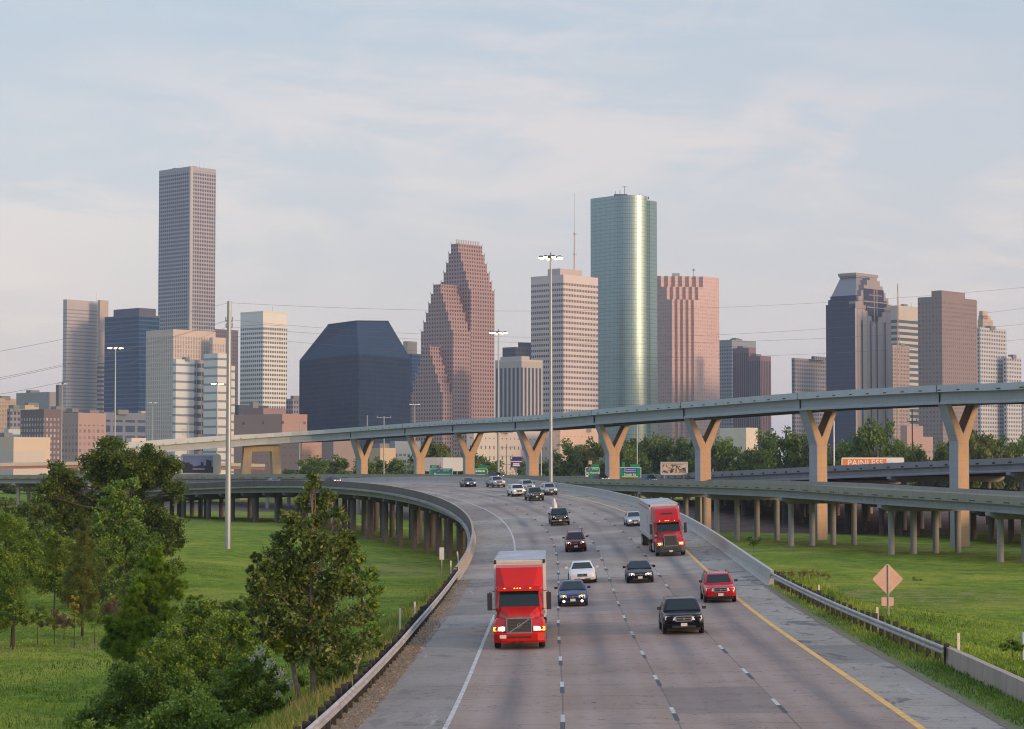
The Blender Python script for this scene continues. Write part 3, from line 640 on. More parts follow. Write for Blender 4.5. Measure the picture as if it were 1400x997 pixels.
for px, yt, yb, q, w, n, lb in ((257, 576, 602, 700, 5, 3, 'small power pylon before the white office block'), (693, 607, 632, 460, 3.4, 4, 'dark utility pole with crossarms before the white dotted block')):
    pole(px, yt, yb, q, .25, lb, [(1+2.2*i, w) for i in range(n)])
# ------------------------------------------------------------------ signs and billboards
def text(parent, s, size, x, z, mat, y=-.03, align='CENTER', name='lettering', bold=.0):
    cu = bpy.data.curves.new('t', 'FONT'); cu.body = s; cu.size = size; cu.align_x = align; cu.align_y = 'CENTER'; cu.extrude = .01; cu.offset = bold; cu.resolution_u = 3
    o = bpy.data.objects.new('t', cu); SC.collection.objects.link(o)
    me = bpy.data.meshes.new_from_object(o.evaluated_get(bpy.context.evaluated_depsgraph_get())); bpy.data.objects.remove(o)
    me.materials.clear(); me.materials.append(mat); r = bpy.data.objects.new(name, me); SC.collection.objects.link(r); r.parent = parent
    r.location = (x, y, z); r.rotation_euler = (R(90), 0, 0); return r
m_green = plain('sign_green', (.012, .24, .14), .4, var=.05); m_swhite = plain('sign_white', (.78, .78, .76), .5, var=0); m_blue = plain('sign_blue', (.02, .07, .36), .4, var=.05)
m_purple = plain('sign_purple', (.06, .045, .26), .4, var=.1); m_red = plain('sign_red', (.5, .03, .03), .4, var=0); m_orange = plain('billboard_orange', (.78, .22, .03), .5, var=.05); m_bframe = plain('billboard_frame', (.48, .47, .45), .6)
def board(name, label, cat, x0, x1, y0, y1, q, mat, border=None, npost=2, group=None, rz=0.0):
    a, b_ = P(x0, y1, q), P(x1, y0, q); cx = (a.x+b_.x)/2; w = b_.x-a.x; h = b_.z-a.z; zb = ground(cx, a.y)-.2
    root = tag(empty(name, (cx, a.y, zb), (0, 0, rz)), label, cat, group); z0 = a.z-zb
    flatpoly(MB(), rounded(w, h, .12*min(w, h), 0, z0+h/2), -.02, .06).build('panel', mat, root)
    if border is not None:
        mb = MB(); o = rounded(w-.16, h-.16, .10*min(w, h), 0, z0+h/2); i_ = rounded(w-.36, h-.36, .08*min(w, h), 0, z0+h/2)
        for k in range(len(o)): j = (k+1) % len(o); mb.face([(o[k][0], -.025, o[k][1]), (o[j][0], -.025, o[j][1]), (i_[j][0], -.025, i_[j][1]), (i_[k][0], -.025, i_[k][1])][::-1])
        mb.build('border', border, root)
    for k in range(npost):
        x = 0 if npost == 1 else (-.35+.7*k/(npost-1))*w; MB().box((x, .28, (z0+h*.9)/2), (.3, .3, z0+h*.9)).build('post', m_post, root)
    return root, w, h, z0
def rectp(mb, cx, cz, w, h, y=-.03): mb.face([(cx-w/2, y, cz-h/2), (cx+w/2, y, cz-h/2), (cx+w/2, y, cz+h/2), (cx-w/2, y, cz+h/2)]); return mb
def shield(root, cx, cz, s):
    pts = [(-.5, .35), (-.25, .5), (0, .42), (.25, .5), (.5, .35), (.42, -.1), (0, -.55), (-.42, -.1)][::-1]
    MB().face([(cx+x*s, -.04, cz+z*s) for x, z in pts]).build('route_shield', m_blue, root); MB().face([(cx-.42*s, -.045, cz+.18*s), (cx+.42*s, -.045, cz+.18*s), (cx+.48*s, -.045, cz+.36*s), (cx+.24*s, -.045, cz+.47*s), (cx, -.045, cz+.40*s), (cx-.24*s, -.045, cz+.47*s), (cx-.48*s, -.045, cz+.36*s)]).build('shield_top', m_red, root)
    text(root, '10', s*.5, cx, cz-.08*s, m_swhite, -.05)
gs = 'green overhead direction signs beyond the ramp'
r_, w, h, z0 = board('direction_sign', 'green direction sign with route shield reading Beaumont, left of the forked pier', 'road sign', 587, 619.5, 640.5, 655, 408, m_green, m_swhite, 2, gs)
shield(r_, -.12*w, z0+h*.78, 1.0); text(r_, 'EAST', .62, .22*w, z0+h*.80, m_swhite); text(r_, 'Beaumont', .95, .05*w, z0+h*.42, m_swhite, bold=.012)
flatpoly(MB(), rounded(2.2, .75, .1, -w*.28, z0+h+.4), -.02, .06).build('exit_tab', m_green, r_); text(r_, 'EXIT', .5, -w*.28, z0+h+.4, m_swhite)
r_, w, h, z0 = board('direction_sign', 'green direction sign with two lines of white destinations, right of the forked pier', 'road sign', 648.5, 667, 640.5, 655, 425, m_green, m_swhite, 2, gs)
mb = MB()
for row in (.74, .38):
    x = -.42*w
    for ww in (.5, .35, .6, .3, .55): rectp(mb, x+ww/2, z0+h*row, ww*.8, .38); x += ww
mb.build('lettering', m_swhite, r_); flatpoly(MB(), rounded(2.4, .7, .1, w*.15, z0+h+.36), -.02, .06).build('exit_tab', m_green, r_)
r_, w, h, z0 = board('direction_sign', 'green direction sign with shield, San Antonio and a down arrow, left of the central pier', 'road sign', 800, 820, 638.5, 655, 395, m_green, m_swhite, 2, gs)
shield(r_, -.22*w, z0+h*.80, .95); text(r_, 'WEST', .55, .18*w, z0+h*.82, m_swhite); text(r_, 'San Antonio', .62, 0, z0+h*.52, m_swhite, bold=.01)
MB().face([(-.42*w, -.03, z0+h*.16), (-.26*w, -.03, z0+h*.2), (-.32*w, -.03, z0+h*.27), (-.22*w, -.03, z0+h*.36), (-.27*w, -.03, z0+h*.40), (-.36*w, -.03, z0+h*.31), (-.43*w, -.03, z0+h*.36)]).build('arrow', m_swhite, r_)
flatpoly(MB(), rounded(1.9, .6, .1, w*.18, z0+h+.32), -.02, .06).build('exit_tab', m_green, r_); flatpoly(MB(), rounded(.75, .85, .05, -.15*w, z0+h+1.0), -.02, .06).build('small_plate', plain('cream_plate', (.6, .5, .38), .5), r_)
r_, w, h, z0 = board('direction_sign', 'wide green sign with a blue panel reading Downtown Destinations', 'road sign', 845.5, 877, 638.5, 654.5, 395, m_green, m_swhite, 2, gs)
flatpoly(MB(), rounded(w*.62, h*.40, .1, 0, z0+h*.70), -.035, -.026).build('blue_panel', m_blue, r_); text(r_, 'Downtown', .55, 0, z0+h*.79, m_swhite, -.05); text(r_, 'Destinations', .55, 0, z0+h*.62, m_swhite, -.05); text(r_, 'Smith St', .8, 0, z0+h*.32, m_swhite, bold=.01)
flatpoly(MB(), rounded(2.2, .6, .1, w*.22, z0+h+.3), -.02, .06).build('exit_tab', m_green, r_); flatpoly(MB(), rounded(.7, 1.1, .05, -.28*w, z0+h+.6), -.02, .06).build('small_plate', m_green, r_)
MB().box((0, -.03, z0+.16*h), (w*.7, .02, .22)).build('yellow_strip', plain('sign_yellow', (.75, .5, .04), .5), r_)
r_, w, h, z0 = board('billboard', 'small purple-blue billboard with a white line and lettering by the lamp mast', 'billboard', 698, 713.5, 624.5, 639.5, 410, m_purple, None, 1)
mb = MB(); rectp(mb, 0, z0+h*.56, w*.96, .2)
for row, ww in ((.35, .55), (.2, .6)): rectp(mb, 0, z0+h*row, w*ww, .34)
rectp(mb, -.42*w, z0+h*.86, .3, .5).build('lettering', m_swhite, r_)
r_, w, h, z0 = board('billboard', 'blank white billboard with a pale grey left panel behind the green sign', 'billboard', 581, 633, 625.5, 644.5, 425, plain('billboard_grey', (.48, .48, .52), .6, var=.2, vs=.2), None, 3)
flatpoly(MB(), rounded(w*.52, h*.97, .02, w*.235, z0+h*.5), -.05, -.025).build('white_panel', m_swhite, r_); mb = MB(); rectp(mb, -.10*w, z0+h*.45, .25, 1.4); rectp(mb, -.10*w, z0+h*.25, .7, .5).build('printed_mark', plain('mark_red', (.45, .2, .18), .6), r_)
r_, w, h, z0 = board('billboard', 'white framed billboard with a dark brown and cream abstract picture', 'billboard', 903, 940.5, 632.3, 649.5, 400, m_bframe, None, 2)
m_art, g, b = new_mat('billboard_picture'); oc = g.n('ShaderNodeTexCoord').outputs['Object']; nz = g.noise(oc, .55, 3, .6, 2.2); nz2 = g.noise(oc, .35, 2, .5, 1)
g.put(b.inputs['Base Color'], g.mix(g.rng(nz, .47, .53), g.mix(g.rng(nz2, .45, .55), (.045, .03, .03), (.32, .15, .06)), (.55, .48, .40)))
flatpoly(MB(), rounded(w*.86, h*.66, .02, 0, z0+h*.5), -.06, -.03).build('picture', m_art, r_); MB().box((0, -.08, z0+h*1.0), (w, .3, .25)).build('lamp_rail', m_bframe, r_)
r_, w, h, z0 = board('billboard', 'long orange billboard reading PAINLESS with a white right end', 'billboard', 1150.5, 1236, 626.3, 640, 415, m_swhite, None, 3)
m0 = w/85.5; flatpoly(MB(), rounded(60*m0, h*.84, .02, -w/2+(1.5+30)*m0, z0+h*.49), -.05, -.025).build('orange_panel', m_orange, r_)
text(r_, 'PAINLESS', h*.88, -w/2+(1.5+31)*m0, z0+h*.48, m_swhite, -.07, bold=.02); text(r_, 'ED', h*.55, -w/2+66.5*m0, z0+h*.42, plain('pale_blue', (.25, .45, .7), .5), -.04); MB().box((0, .1, z0+h+.1), (w*.98, .3, .14)).build('lamp_rail', m_bframe, r_)
r_, w, h, z0 = board('billboard', 'billboard with a hazy blue picture of a dark skyline, left of the steel pole', 'billboard', 247, 302, 621, 648.5, 500, m_bframe, None, 3)
m_s2, g, b = new_mat('skyline_picture'); X, Y, Z = g.sep(g.n('ShaderNodeTexCoord').outputs['Object']); bl = g.n('ShaderNodeTexWhiteNoise', noise_dimensions='1D'); g.put(bl.inputs['W'], g.m('FLOOR', g.m('MULTIPLY', X, 1.3)))
lv = g.m('ADD', g.m('MULTIPLY', bl.outputs[0], 2.2), z0+h*.38); g.put(b.inputs['Base Color'], g.mix(g.m('LESS_THAN', Z, lv), (.22, .25, .42), (.03, .03, .06)))
flatpoly(MB(), rounded(w*.76, h*.86, .02, -.07*w, z0+h*.5), -.05, -.025).build('picture', m_s2, r_); rectp(MB(), -.05*w, z0+h*.26, w*.3, .35, -.06).build('lettering', plain('faint_letters', (.35, .35, .45), .6), r_)

# ------------------------------------------------------------------ vehicles
m_glass = plain('vehicle_glass', (.010, .022, .026), .10, var=0, spec=.32); m_tyre = plain('tyre_rubber', (.018, .018, .018), .85, var=.2); m_rim = plain('rim_metal', (.35, .35, .36), .35, .7, var=.1)
m_blackp = plain('black_plastic', (.02, .02, .022), .6, var=.1); m_chrome = plain('chrome', (.62, .62, .62), .18, 1.0, var=0); m_lens = plain('lamp_glass', (.70, .70, .68), .25, 0, var=0); m_plate = plain('licence_plate', (.6, .6, .58), .5, var=.2, vs=9)
m_lit = plain('headlight_lit', (1, .9, .75), .2, emit=(1.0, .86, .66), es=5, var=0); m_amber = plain('amber_lit', (1, .5, .05), .2, emit=(1.0, .42, .03), es=4, var=0); m_pink = plain('fog_lit', (1, .7, .9), .2, emit=(1.0, .62, .85), es=6.0, var=0)
def paint(name, col, rough=.22, metal=.0): return plain('paint_'+name, col, rough, metal, coat=.08, var=.08, vs=1.2, spec=.3)
def wheel(root, x, y, r, w=.22, rim=None, dual=False):
    mb = MB(); pr = [(r*.62, -w/2), (r*.93, -w/2), (r, -w*.32), (r, w*.32), (r*.93, w/2), (r*.62, w/2)]; n = 20
    mb.loft([[(a, rr*math.cos(2*math.pi*k/n), rr*math.sin(2*math.pi*k/n)) for k in range(n)] for rr, a in pr], True, True)
    o = mb.build('wheel', m_tyre, root, smooth=True); o.location = (x, y, r)
    sx = 1 if x > 0 else -1; mb = MB(); mb.cyl((sx*(w/2-.01), 0, 0), r*.60, .04, 'x', 16)
    for k in range(5): a = 2*math.pi*k/5; mb.box((sx*(w/2+.015), r*.33*math.cos(a), r*.33*math.sin(a)), (.03, .07, .07))
    mb.build('rim', rim or m_rim, o); return o
def ring12(y, w, zl, zb, zt, cr=.02): 
    h = [(0, zl), (w*.82, zl), (w*.985, zl+.09), (w, (zl+zb)/2), (w*.965, zb), (w*.90, zb+(zt-zb)*.65), (w*.70, zt), (0, zt+cr)]
    return [(x, y, z) for x, z in h]+[(-x, y, z) for x, z in h[-2:0:-1]]
def quad_on(a, b_, c, d, inset, off, mb=None, m=0):
    """window pane on the quad a b c d (a,b bottom), inset in fractions, pushed out"""
    a, b_, c, d = map(Vector, (a, b_, c, d)); n = (b_-a).cross(d-a).normalized(); L = lambda u, v: (a.lerp(b_, u)).lerp(d.lerp(c, u), v)
    (u0, u1, v0, v1) = inset; mb = mb or MB(); q = [L(u0, v0)+n*off, L(u1, v0)+n*off, L(u1, v1)+n*off, L(u0, v1)+n*off]; q2 = [p-n*(off+.01) for p in q]
    mb.hexa([q2[0], q2[1], q2[2], q2[3], q[0], q[1], q[2], q[3]], m); return mb
def car(label, cat, col, kind='sedan', lights='lit', L=None, W=None, grille='dark', lower=None, rails=False, group='cars and pickups on the freeway', load=None, roofc=None):
    root = tag(empty(kind if kind != 'suv' else 'suv'), label, cat, group); pm = col
    if kind == 'sedan':
        L = L or 4.8; w = (W or 1.8)/2; gz, bz = .19, .90; cab = (1.28, 4.02, 2.08, 3.42, .93, 1.42, .92, .68); r = .32
        st = [(0, w*.66, .30, .52, .62), (.10, w*.86, .22, .60, .68), (.40, w*.97, gz, .66, .75), (1.0, w, gz, .74, .87), (1.5, w, gz, .82, .94), (2.6, w, gz, .86, .93), (3.9, w, gz, .88, .97), (4.45, w*.96, .22, .86, .98), (L-.1, w*.85, .26, .80, .92), (L, w*.76, .32, .6, .75)]
        hz, hh, gzc, gw, gh, bmz = .60, .17, .58, .60, .13, .42
    elif kind == 'suv':
        L = L or 4.75; w = (W or 1.86)/2; gz = .32; cab = (1.25, L-.12, 1.85, L-.42, 1.10, 1.66, .93, .76); r = .37
        st = [(0, w*.78, .42, .72, .86), (.10, w*.92, .34, .80, .94), (.42, w*.99, gz, .86, 1.0), (1.0, w, gz, .92, 1.06), (1.4, w, gz, .98, 1.10), (2.6, w, gz, 1.02, 1.1), (L-.4, w, gz, 1.04, 1.12), (L-.1, w*.95, .36, 1.0, 1.12), (L, w*.9, .42, .9, 1.05)]
        hz, hh, gzc, gw, gh, bmz = .80, .20, .78, .72, .20, .52
    else:
        L = L or 5.4; w = (W or 2.0)/2; gz = .42; cab = (1.30, 3.75, 1.95, 3.5, 1.16, 1.76, .92, .76); r = .39
        st = [(0, w*.84, .50, .82, .98), (.08, w*.94, .42, .90, 1.04), (.40, w*.99, gz, .96, 1.09), (1.0, w, gz, 1.0, 1.13), (1.4, w, gz, 1.04, 1.16), (2.6, w, gz, 1.08, 1.16), (3.75, w, gz, 1.08, 1.17)]
        hz, hh, gzc, gw, gh, bmz = .88, .22, .86, .80, .28, .60
    MB().loft([ring12(*a) for a in st]).build('body', col, root, smooth=True)
    if kind == 'pickup':
        bd = MB(); bd.box((0, (3.8+L)/2, gz+.20), (2*w*.94, L-3.8, .12))
        for sx in (-1, 1): bd.box((sx*w*.94, (3.78+L)/2, .83), (.12*w, L-3.78, .72))
        bd.box((0, L-.05, .83), (2*w*.88, .1, .72)).build('bed', col, root)
    y0, y1, t0, t1, zb, zt, fb, ft = cab; wb, wt = w*fb, w*ft; c = .12
    def rr(a, b_, hw, z, k=.10): return [(-hw+k, a, z), (hw-k, a, z), (hw, a+k*1.2, z), (hw, b_-k, z), (hw-k, b_, z), (-hw+k, b_, z), (-hw, b_-k, z), (-hw, a+k*1.2, z)]
    B, T = rr(y0, y1, wb, zb), rr(t0, t1, wt, zt-.04, .10)
    MB().loft([rr(y0, y1, wb, zb-.05), B, T, rr(t0+.12, t1-.10, wt-.09, zt, .08)]).build('cabin', roofc or col, root, smooth=True)
    quad_on(B[0], B[1], T[1], T[0], (.015, .985, .06, .93), .012).build('windshield', m_glass, root)
    quad_on(B[4], B[5], T[5], T[4], (.04, .96, .15, .9), .012).build('rear_window', m_glass, root)
    for sgn in (0, 1):
        a, b_, cc, d = (B[2], B[3], T[3], T[2]) if sgn == 0 else (B[7], B[6], T[6], T[7])
        if sgn: mbw = quad_on(b_, a, d, cc, (.52, .97, .12, .9), .012); mbw2 = quad_on(b_, a, d, cc, (.06, .48, .12, .9), .012)
        else: mbw = quad_on(a, b_, cc, d, (.03, .48, .12, .9), .012); mbw2 = quad_on(a, b_, cc, d, (.52, .94, .12, .9), .012)
        mbw.build('side_window', m_glass, root); mbw2.build('side_window', m_glass, root)
    MB().box((0, L/2, gz-.03), (2*w*.84, L*.86, .22)).build('under_shade_pan', m_blackp, root)  # black pan hung low to block light and deepen shade under the car
    # face
    s0, s1 = st[0], st[1]
    fw0, fw1 = s0[1], s1[1]
    if grille == 'chrome': MB().box((0, -.012, gzc), (gw+.10, .06, gh+.08)).build('grille_surround', m_chrome, root)
    gr = MB().box((0, -.03, gzc), (gw, .05, gh)).build('grille', m_blackp, root)
    if grille != 'plain':
        mb = MB(); mb.box((0, -.062, gzc), (gw*.98, .02, .025))
        if kind == 'pickup': mb.box((0, -.062, gzc+gh*.25), (gw*.96, .02, .02)).box((0, -.062, gzc-gh*.25), (gw*.96, .02, .02))
        mb.build('bars', m_chrome if grille == 'chrome' else m_rim, gr); MB().cyl((0, -.075, gzc), .055, .02, 'y', 12).build('badge', m_chrome, gr)
    for sx in (-1, 1):
        x0, x1 = gw/2+.05, fw1*.985; y0_, y1_ = -.035, .085
        q = [(sx*x0, y0_+.14, hz-hh/2), (sx*x1, y1_+.16, hz-hh/2+.02), (sx*x1, y1_, hz-hh/2+.02), (sx*x0, y0_, hz-hh/2), (sx*x0, y0_+.16, hz+hh/2-.02), (sx*x1, y1_+.22, hz+hh/2), (sx*x1, y1_+.03, hz+hh/2), (sx*x0, y0_+.02, hz+hh/2-.03)]
        hl = MB().hexa(q).build('headlight', m_lens, root, merge=True)
        lm = {'lit': m_lit, 'amber': m_amber, 'off': None, 'fog': m_amber}[lights]
        if lm: MB().tube([(sx*(x0+(x1-x0)*.45), .02, hz), (sx*(x0+(x1-x0)*.45), -.045+.05, hz)], [hh*.50, hh*.46], 12).build('bulb', lm, hl)
        if lights == 'fog': MB().cyl((sx*w*.62, -.04, bmz-.10), .075, .08, 'y', 12).build('fog_light', m_pink, root)
        mr = MB().loft([[(sx*(w+.02+a), y0+.42+b_, zb+.10+z) for b_, z in ((-.05, -.06), (.06, -.06), (.06, .08), (-.05, .08))] for a in (0.0, .20)]).build('mirror', m_blackp if kind != 'sedan' else col, root)
    lw = lower or m_blackp
    MB().loft([[(x, y, z) for x, y, z in ((-w*.95, .14, bmz-.14), (-w*.80, -.05, bmz-.14), (w*.80, -.05, bmz-.14), (w*.95, .14, bmz-.14))], [(x, y, z) for x, y, z in ((-w*.97, .12, bmz+.02), (-w*.82, -.075, bmz+.02), (w*.82, -.075, bmz+.02), (w*.97, .12, bmz+.02))]]).build('bumper', lower or col, root)
    MB().box((0, -.045, bmz-.13), (w*1.15, .05, .11)).build('air_intake', m_blackp, root)
    MB().box((0, -.095, bmz-.03), (.31, .02, .155)).build('licence_plate', m_plate, root)
    for sx in (-1, 1):
        for y in ((.85, 3.65) if kind == 'sedan' else (.92, L-1.0) if kind == 'suv' else (.95, L-1.15)):
            MB().cyl((sx*(w-.045), y, r+.02), r+.07, .10, 'x', 20).build('wheel_arch', m_blackp, root); wheel(root, sx*(w-.10), y, r, .23)
    if kind != 'sedan' and rails:
        for sx in (-1, 1): MB().tube([(sx*(wt-.06), t0+.15, zt), (sx*(wt-.06), t0+.3, zt+.07), (sx*(wt-.06), t1-.3, zt+.07), (sx*(wt-.06), t1-.15, zt)], .022, 6).build('roof_rail', m_blackp, root)
    for sx in (-1, 1): MB().box((sx*w*.78, L+(.01 if kind != 'pickup' else .02), zb-.12), (.28, .05, .16)).build('tail_light', m_red, root)
    return root
def place(root, px, py, lane_off=None, lo=10, hi=430, yaw=0.0):
    s, off = on_road(px, py, lo, hi)
    th, sl_, e = road_dir(s); root.location = road(s, off, .008)
    root.rotation_mode = 'ZXY'; root.rotation_euler = (math.atan(sl_), -math.atan(e), th+yaw); return s, off

def semi(name, label, red, style):
    root = tag(empty(name), label, 'truck', 'red semi trucks on the freeway'); vol = style == 'slanted'
    rub = m_tyre; W = 1.24
    bum = red if vol else plain('grey_bumper', (.045, .045, .05), .5)
    z0, z1 = (.32, .80) if vol else (.30, .86)
    # bumper with wrapped ends
    pr = lambda z, k: [(-W*.99, .55, z), (-W*.97, .16+k, z), (-W*.70, -.04+k, z), (W*.70, -.04+k, z), (W*.97, .16+k, z), (W*.99, .55, z)]
    mb = MB(); mb.loft([pr(z0, .05), pr(z0+.10, 0), pr(z1-.06, 0), pr(z1, .03)]); bo = mb.build('bumper', bum, root, smooth=False)
    MB().box((0, -.045, z0+.27), (1.15, .03, .085)).build('air_slot', m_blackp, bo)
    MB().box((-.78 if vol else 0, -.06, z0+.30 if vol else z0+.12), (.31, .02, .16)).build('licence_plate', m_plate, bo)
    for sx in (-.17, .17): MB().box((sx, -.06, z0+.02), (.10, .12, .10)).build('tow_hook', m_blackp, bo)
    # hood between the fenders: rising and widening to the cowl
    gw = .58 if vol else .52; gt = 1.50 if vol else 1.72
    hood = [[(-gw, .02, z1), (gw, .02, z1), (gw, .06, gt-.08), (gw*.86, .12, gt), (-gw*.86, .12, gt), (-gw, .06, gt-.08)],
            [(-gw-.06, .7, z1), (gw+.06, .7, z1), (gw+.10, .7, gt+.04), (gw*.95, .72, gt+.18), (-gw*.95, .72, gt+.18), (-gw-.10, .7, gt+.04)],
            [(-.98, 1.75, z1), (.98, 1.75, z1), (1.0, 1.75, 1.62), (.93, 1.8, 1.96), (-.93, 1.8, 1.96), (-1.0, 1.75, 1.62)]]
    MB().loft(hood).build('hood', red, root, smooth=True)
    for sx in (-1, 1):   # fenders with arches
        fr = []
        for y, zt_, zb_, xi in ((.08, 1.05, z1-.03, .62), (.35, 1.26, z1-.03, .60), (.75, 1.40, 1.10, .62), (1.3, 1.46, 1.22, .70), (1.75, 1.40, 1.10, .8), (2.0, 1.25, .75, .9)):
            fr.append([(sx*xi, y, zb_), (sx*W*.985, y+(.12 if y < .2 else 0), zb_), (sx*W, y+(.14 if y < .2 else 0), zt_-.16), (sx*W*.90, y, zt_-.02), (sx*xi, y, zt_+.06)])
        MB().loft(fr).build('fender', red, root, smooth=True, merge=True)
        x0, x1 = (.66, 1.12); hz = .98 if vol else 1.02; q = [(sx*x0, .10, hz-.10), (sx*x1, .24, hz-.10), (sx*x1, .12, hz-.10), (sx*x0, .015, hz-.10), (sx*x0, .18, hz+.13), (sx*x1, .30, hz+.10), (sx*x1, .16, hz+.10), (sx*x0, .03, hz+.13)]
        hl = MB().hexa(q).build('headlight', m_lens, root, merge=True)
        if vol: MB().tube([(sx*.80, .10, hz+.01), (sx*.80, .02, hz+.01)], [.11, .10], 12).tube([(sx*.93, .12, hz+.01), (sx*.93, .06, hz+.01)], [.09, .08], 12).build('bulb', m_lit, hl); MB().box((sx*1.15, .21, hz), (.15, .16, .19)).build('turn_light', m_amber, hl)
        else: MB().tube([(sx*.92, .14, hz+.01), (sx*.92, .05, hz+.01)], [.10, .09], 12).build('bulb', m_amber, hl)
    gz = (z1+gt)/2; MB().box((0, -.0, gz), (2*gw+.06, .07, gt-z1+.06)).build('grille_surround', m_chrome, root)
    gr = MB().box((0, -.03, gz), (2*gw-.04, .06, gt-z1-.05)).build('grille', plain('grille_mesh', (.035, .032, .03), .6), root)
    mb = MB(); 
    for k in range(9 if vol else 12):
        if vol: mb.box((0, -.065, z1+.06+(gt-z1-.12)*k/8), (2*gw-.08, .012, .012))
        else: mb.box((-gw+.08+(2*gw-.16)*k/11, -.065, gz), (.014, .012, gt-z1-.1))
    mb.build('grille_bars', plain('dull_bars', (.12, .11, .10), .5), gr)
    if vol:
        a, b_ = Vector((-gw+.12, -.085, z1+.04)), Vector((gw-.10, -.085, gt-.05)); d = (b_-a).normalized(); n_ = Vector((-d.z, 0, d.x))*.028
        MB().hexa([a-n_, b_-n_, b_-n_+Vector((0, .02, 0)), a-n_+Vector((0, .02, 0)), a+n_, b_+n_, b_+n_+Vector((0, .02, 0)), a+n_+Vector((0, .02, 0))]).build('diagonal_bar', m_chrome, gr); mb = MB()
        for k in range(16):
            t0_, t1_ = 2*math.pi*k/16, 2*math.pi*(k+1)/16; mb.face([(ra*math.cos(t), -.10, gz+ra*math.sin(t)) for t, ra in ((t0_, .075), (t1_, .075), (t1_, .105), (t0_, .105))])
        mb.build('round_badge', m_chrome, gr)
        MB().box((0, .10, gt+.03), (.25, .05, .05)).build('hood_badge', m_rim, root)
    # cab: sloped windscreen, visor, sleeper and fairing
    zb, zt = 1.88, 2.72; cw = 1.08
    low = [(-1.02, 1.75, zb), (1.02, 1.75, zb), (cw+.07, 2.1, zb), (cw+.09, 5.0, zb), (-cw-.09, 5.0, zb), (-cw-.07, 2.1, zb)]
    base = [(x, y, .95) for x, y, z in low]; top = [(-.95, 2.18, zt), (.95, 2.18, zt), (cw+.05, 2.45, zt), (cw+.09, 5.0, zt), (-cw-.09, 5.0, zt), (-cw-.05, 2.45, zt)]
    MB().loft([base, low, top]).build('cab', red, root, merge=True)
    ws = quad_on(low[0], low[1], top[1], top[0], (.015, .985, .05, .95), .015).build('windshield', m_glass, root)
    MB().box((0, 1.93, 2.27), (.02, .02, .8)).build('centre_post', m_blackp, ws) if not vol else MB().hexa([(-.48, 2.05, 2.42), (.48, 2.05, 2.42), (.48, 2.08, 2.42), (-.48, 2.08, 2.42), (-.48, 2.14, 2.66), (.48, 2.14, 2.66), (.48, 2.17, 2.66), (-.48, 2.17, 2.66)]).build('sun_shade', plain('shade_grey', (.20, .27, .27), .6), ws)
    for sx in (-1, 1):
        a, b_, c, d = ((sx*(cw+.07), 2.15, zb+.05), (sx*(cw+.085), 3.0, zb+.05), (sx*(cw+.085), 3.0, zt-.05), (sx*(cw+.06), 2.5, zt-.05))
        if sx < 0: a, b_, c, d = b_, a, d, c
        quad_on(a, b_, c, d, (.05, .95, .05, .95), .01).build('side_window', m_glass, root)
        MB().tube([(sx*1.12, 2.05, 1.80), (sx*1.43, 1.95, 1.86), (sx*1.43, 1.95, 2.66), (sx*1.1, 2.25, 2.72)], .022, 6).build('mirror_bracket', m_chrome if not vol else m_blackp, root)
        MB().loft([[(sx*1.43+a, 1.93+b_, z) for a, b_ in ((-.10, -.06), (.10, -.06), (.12, .08), (-.12, .08))] for z in (1.78, 1.84, 2.56, 2.62)]).build('mirror', m_blackp if vol else m_blackp, root)
        MB().cyl((sx*1.16, .75, 1.72), .10, .05, 'y', 12).tube([(sx*1.0, .9, 1.45), (sx*1.16, .76, 1.70)], .02, 5).build('hood_mirror', m_chrome, root)
        MB().box((sx*1.1, 3.3, .65), (.34, 2.0, .55)).build('fuel_tank', m_chrome if not vol else m_rim, root)
    vis = MB(); vis.loft([[(-1.02, 1.92, 2.70), (1.02, 1.92, 2.70), (1.05, 2.3, 2.70), (-1.05, 2.3, 2.70)], [(-1.0, 1.95, 2.86), (1.0, 1.95, 2.86), (1.08, 2.4, 2.90), (-1.08, 2.4, 2.90)]]).build('sun_visor', red, root)
    for x in (-.22, -.08, .06, .55, -.7): MB().box((x, 1.93, 2.84), (.07, .05, .035)).build('marker_light', m_amber, root)
    # roof fairing: a steep swept face with creases, then a flat box
    fr = [[(-1.10, 2.30, 2.72), (1.10, 2.30, 2.72), (1.17, 2.9, 2.72), (1.17, 5.0, 2.72), (-1.17, 5.0, 2.72), (-1.17, 2.9, 2.72)],
          ([(-.70, 2.42, 2.90), (.70, 2.42, 2.90), (1.15, 2.80, 2.90), (1.17, 5.0, 2.90), (-1.17, 5.0, 2.90), (-1.15, 2.80, 2.90)] if vol else [(-.92, 2.42, 2.90), (.92, 2.42, 2.90), (1.15, 3.0, 2.90), (1.17, 5.0, 2.90), (-1.17, 5.0, 2.90), (-1.15, 3.0, 2.90)]),
          [(-.93, 3.30, 3.80) if vol else (-.92, 3.1, 3.62), (.93, 3.30, 3.80) if vol else (.92, 3.1, 3.62), (1.14, 3.42, 3.80) if vol else (1.13, 3.6, 3.62), (1.16, 5.0, 3.86), (-1.16, 5.0, 3.86), (-1.14, 3.42, 3.80) if vol else (-1.13, 3.6, 3.62)]]
    if not vol: fr.append([(-.80, 3.35, 3.80), (.80, 3.35, 3.80), (1.02, 3.8, 3.82), (1.06, 5.0, 3.92), (-1.06, 5.0, 3.92), (-1.02, 3.8, 3.82)])
    MB().loft(fr).build('roof_fairing', red, root, smooth=not vol, merge=True)
    if not vol: MB().box((0, 2.88, 3.38), (.95, .12, .17)).build('fairing_slot', m_blackp, root)
    # chassis, wheels
    MB().box((0, 3.5, .72), (.9, 6.6, .3)).build('chassis', m_blackp, root)
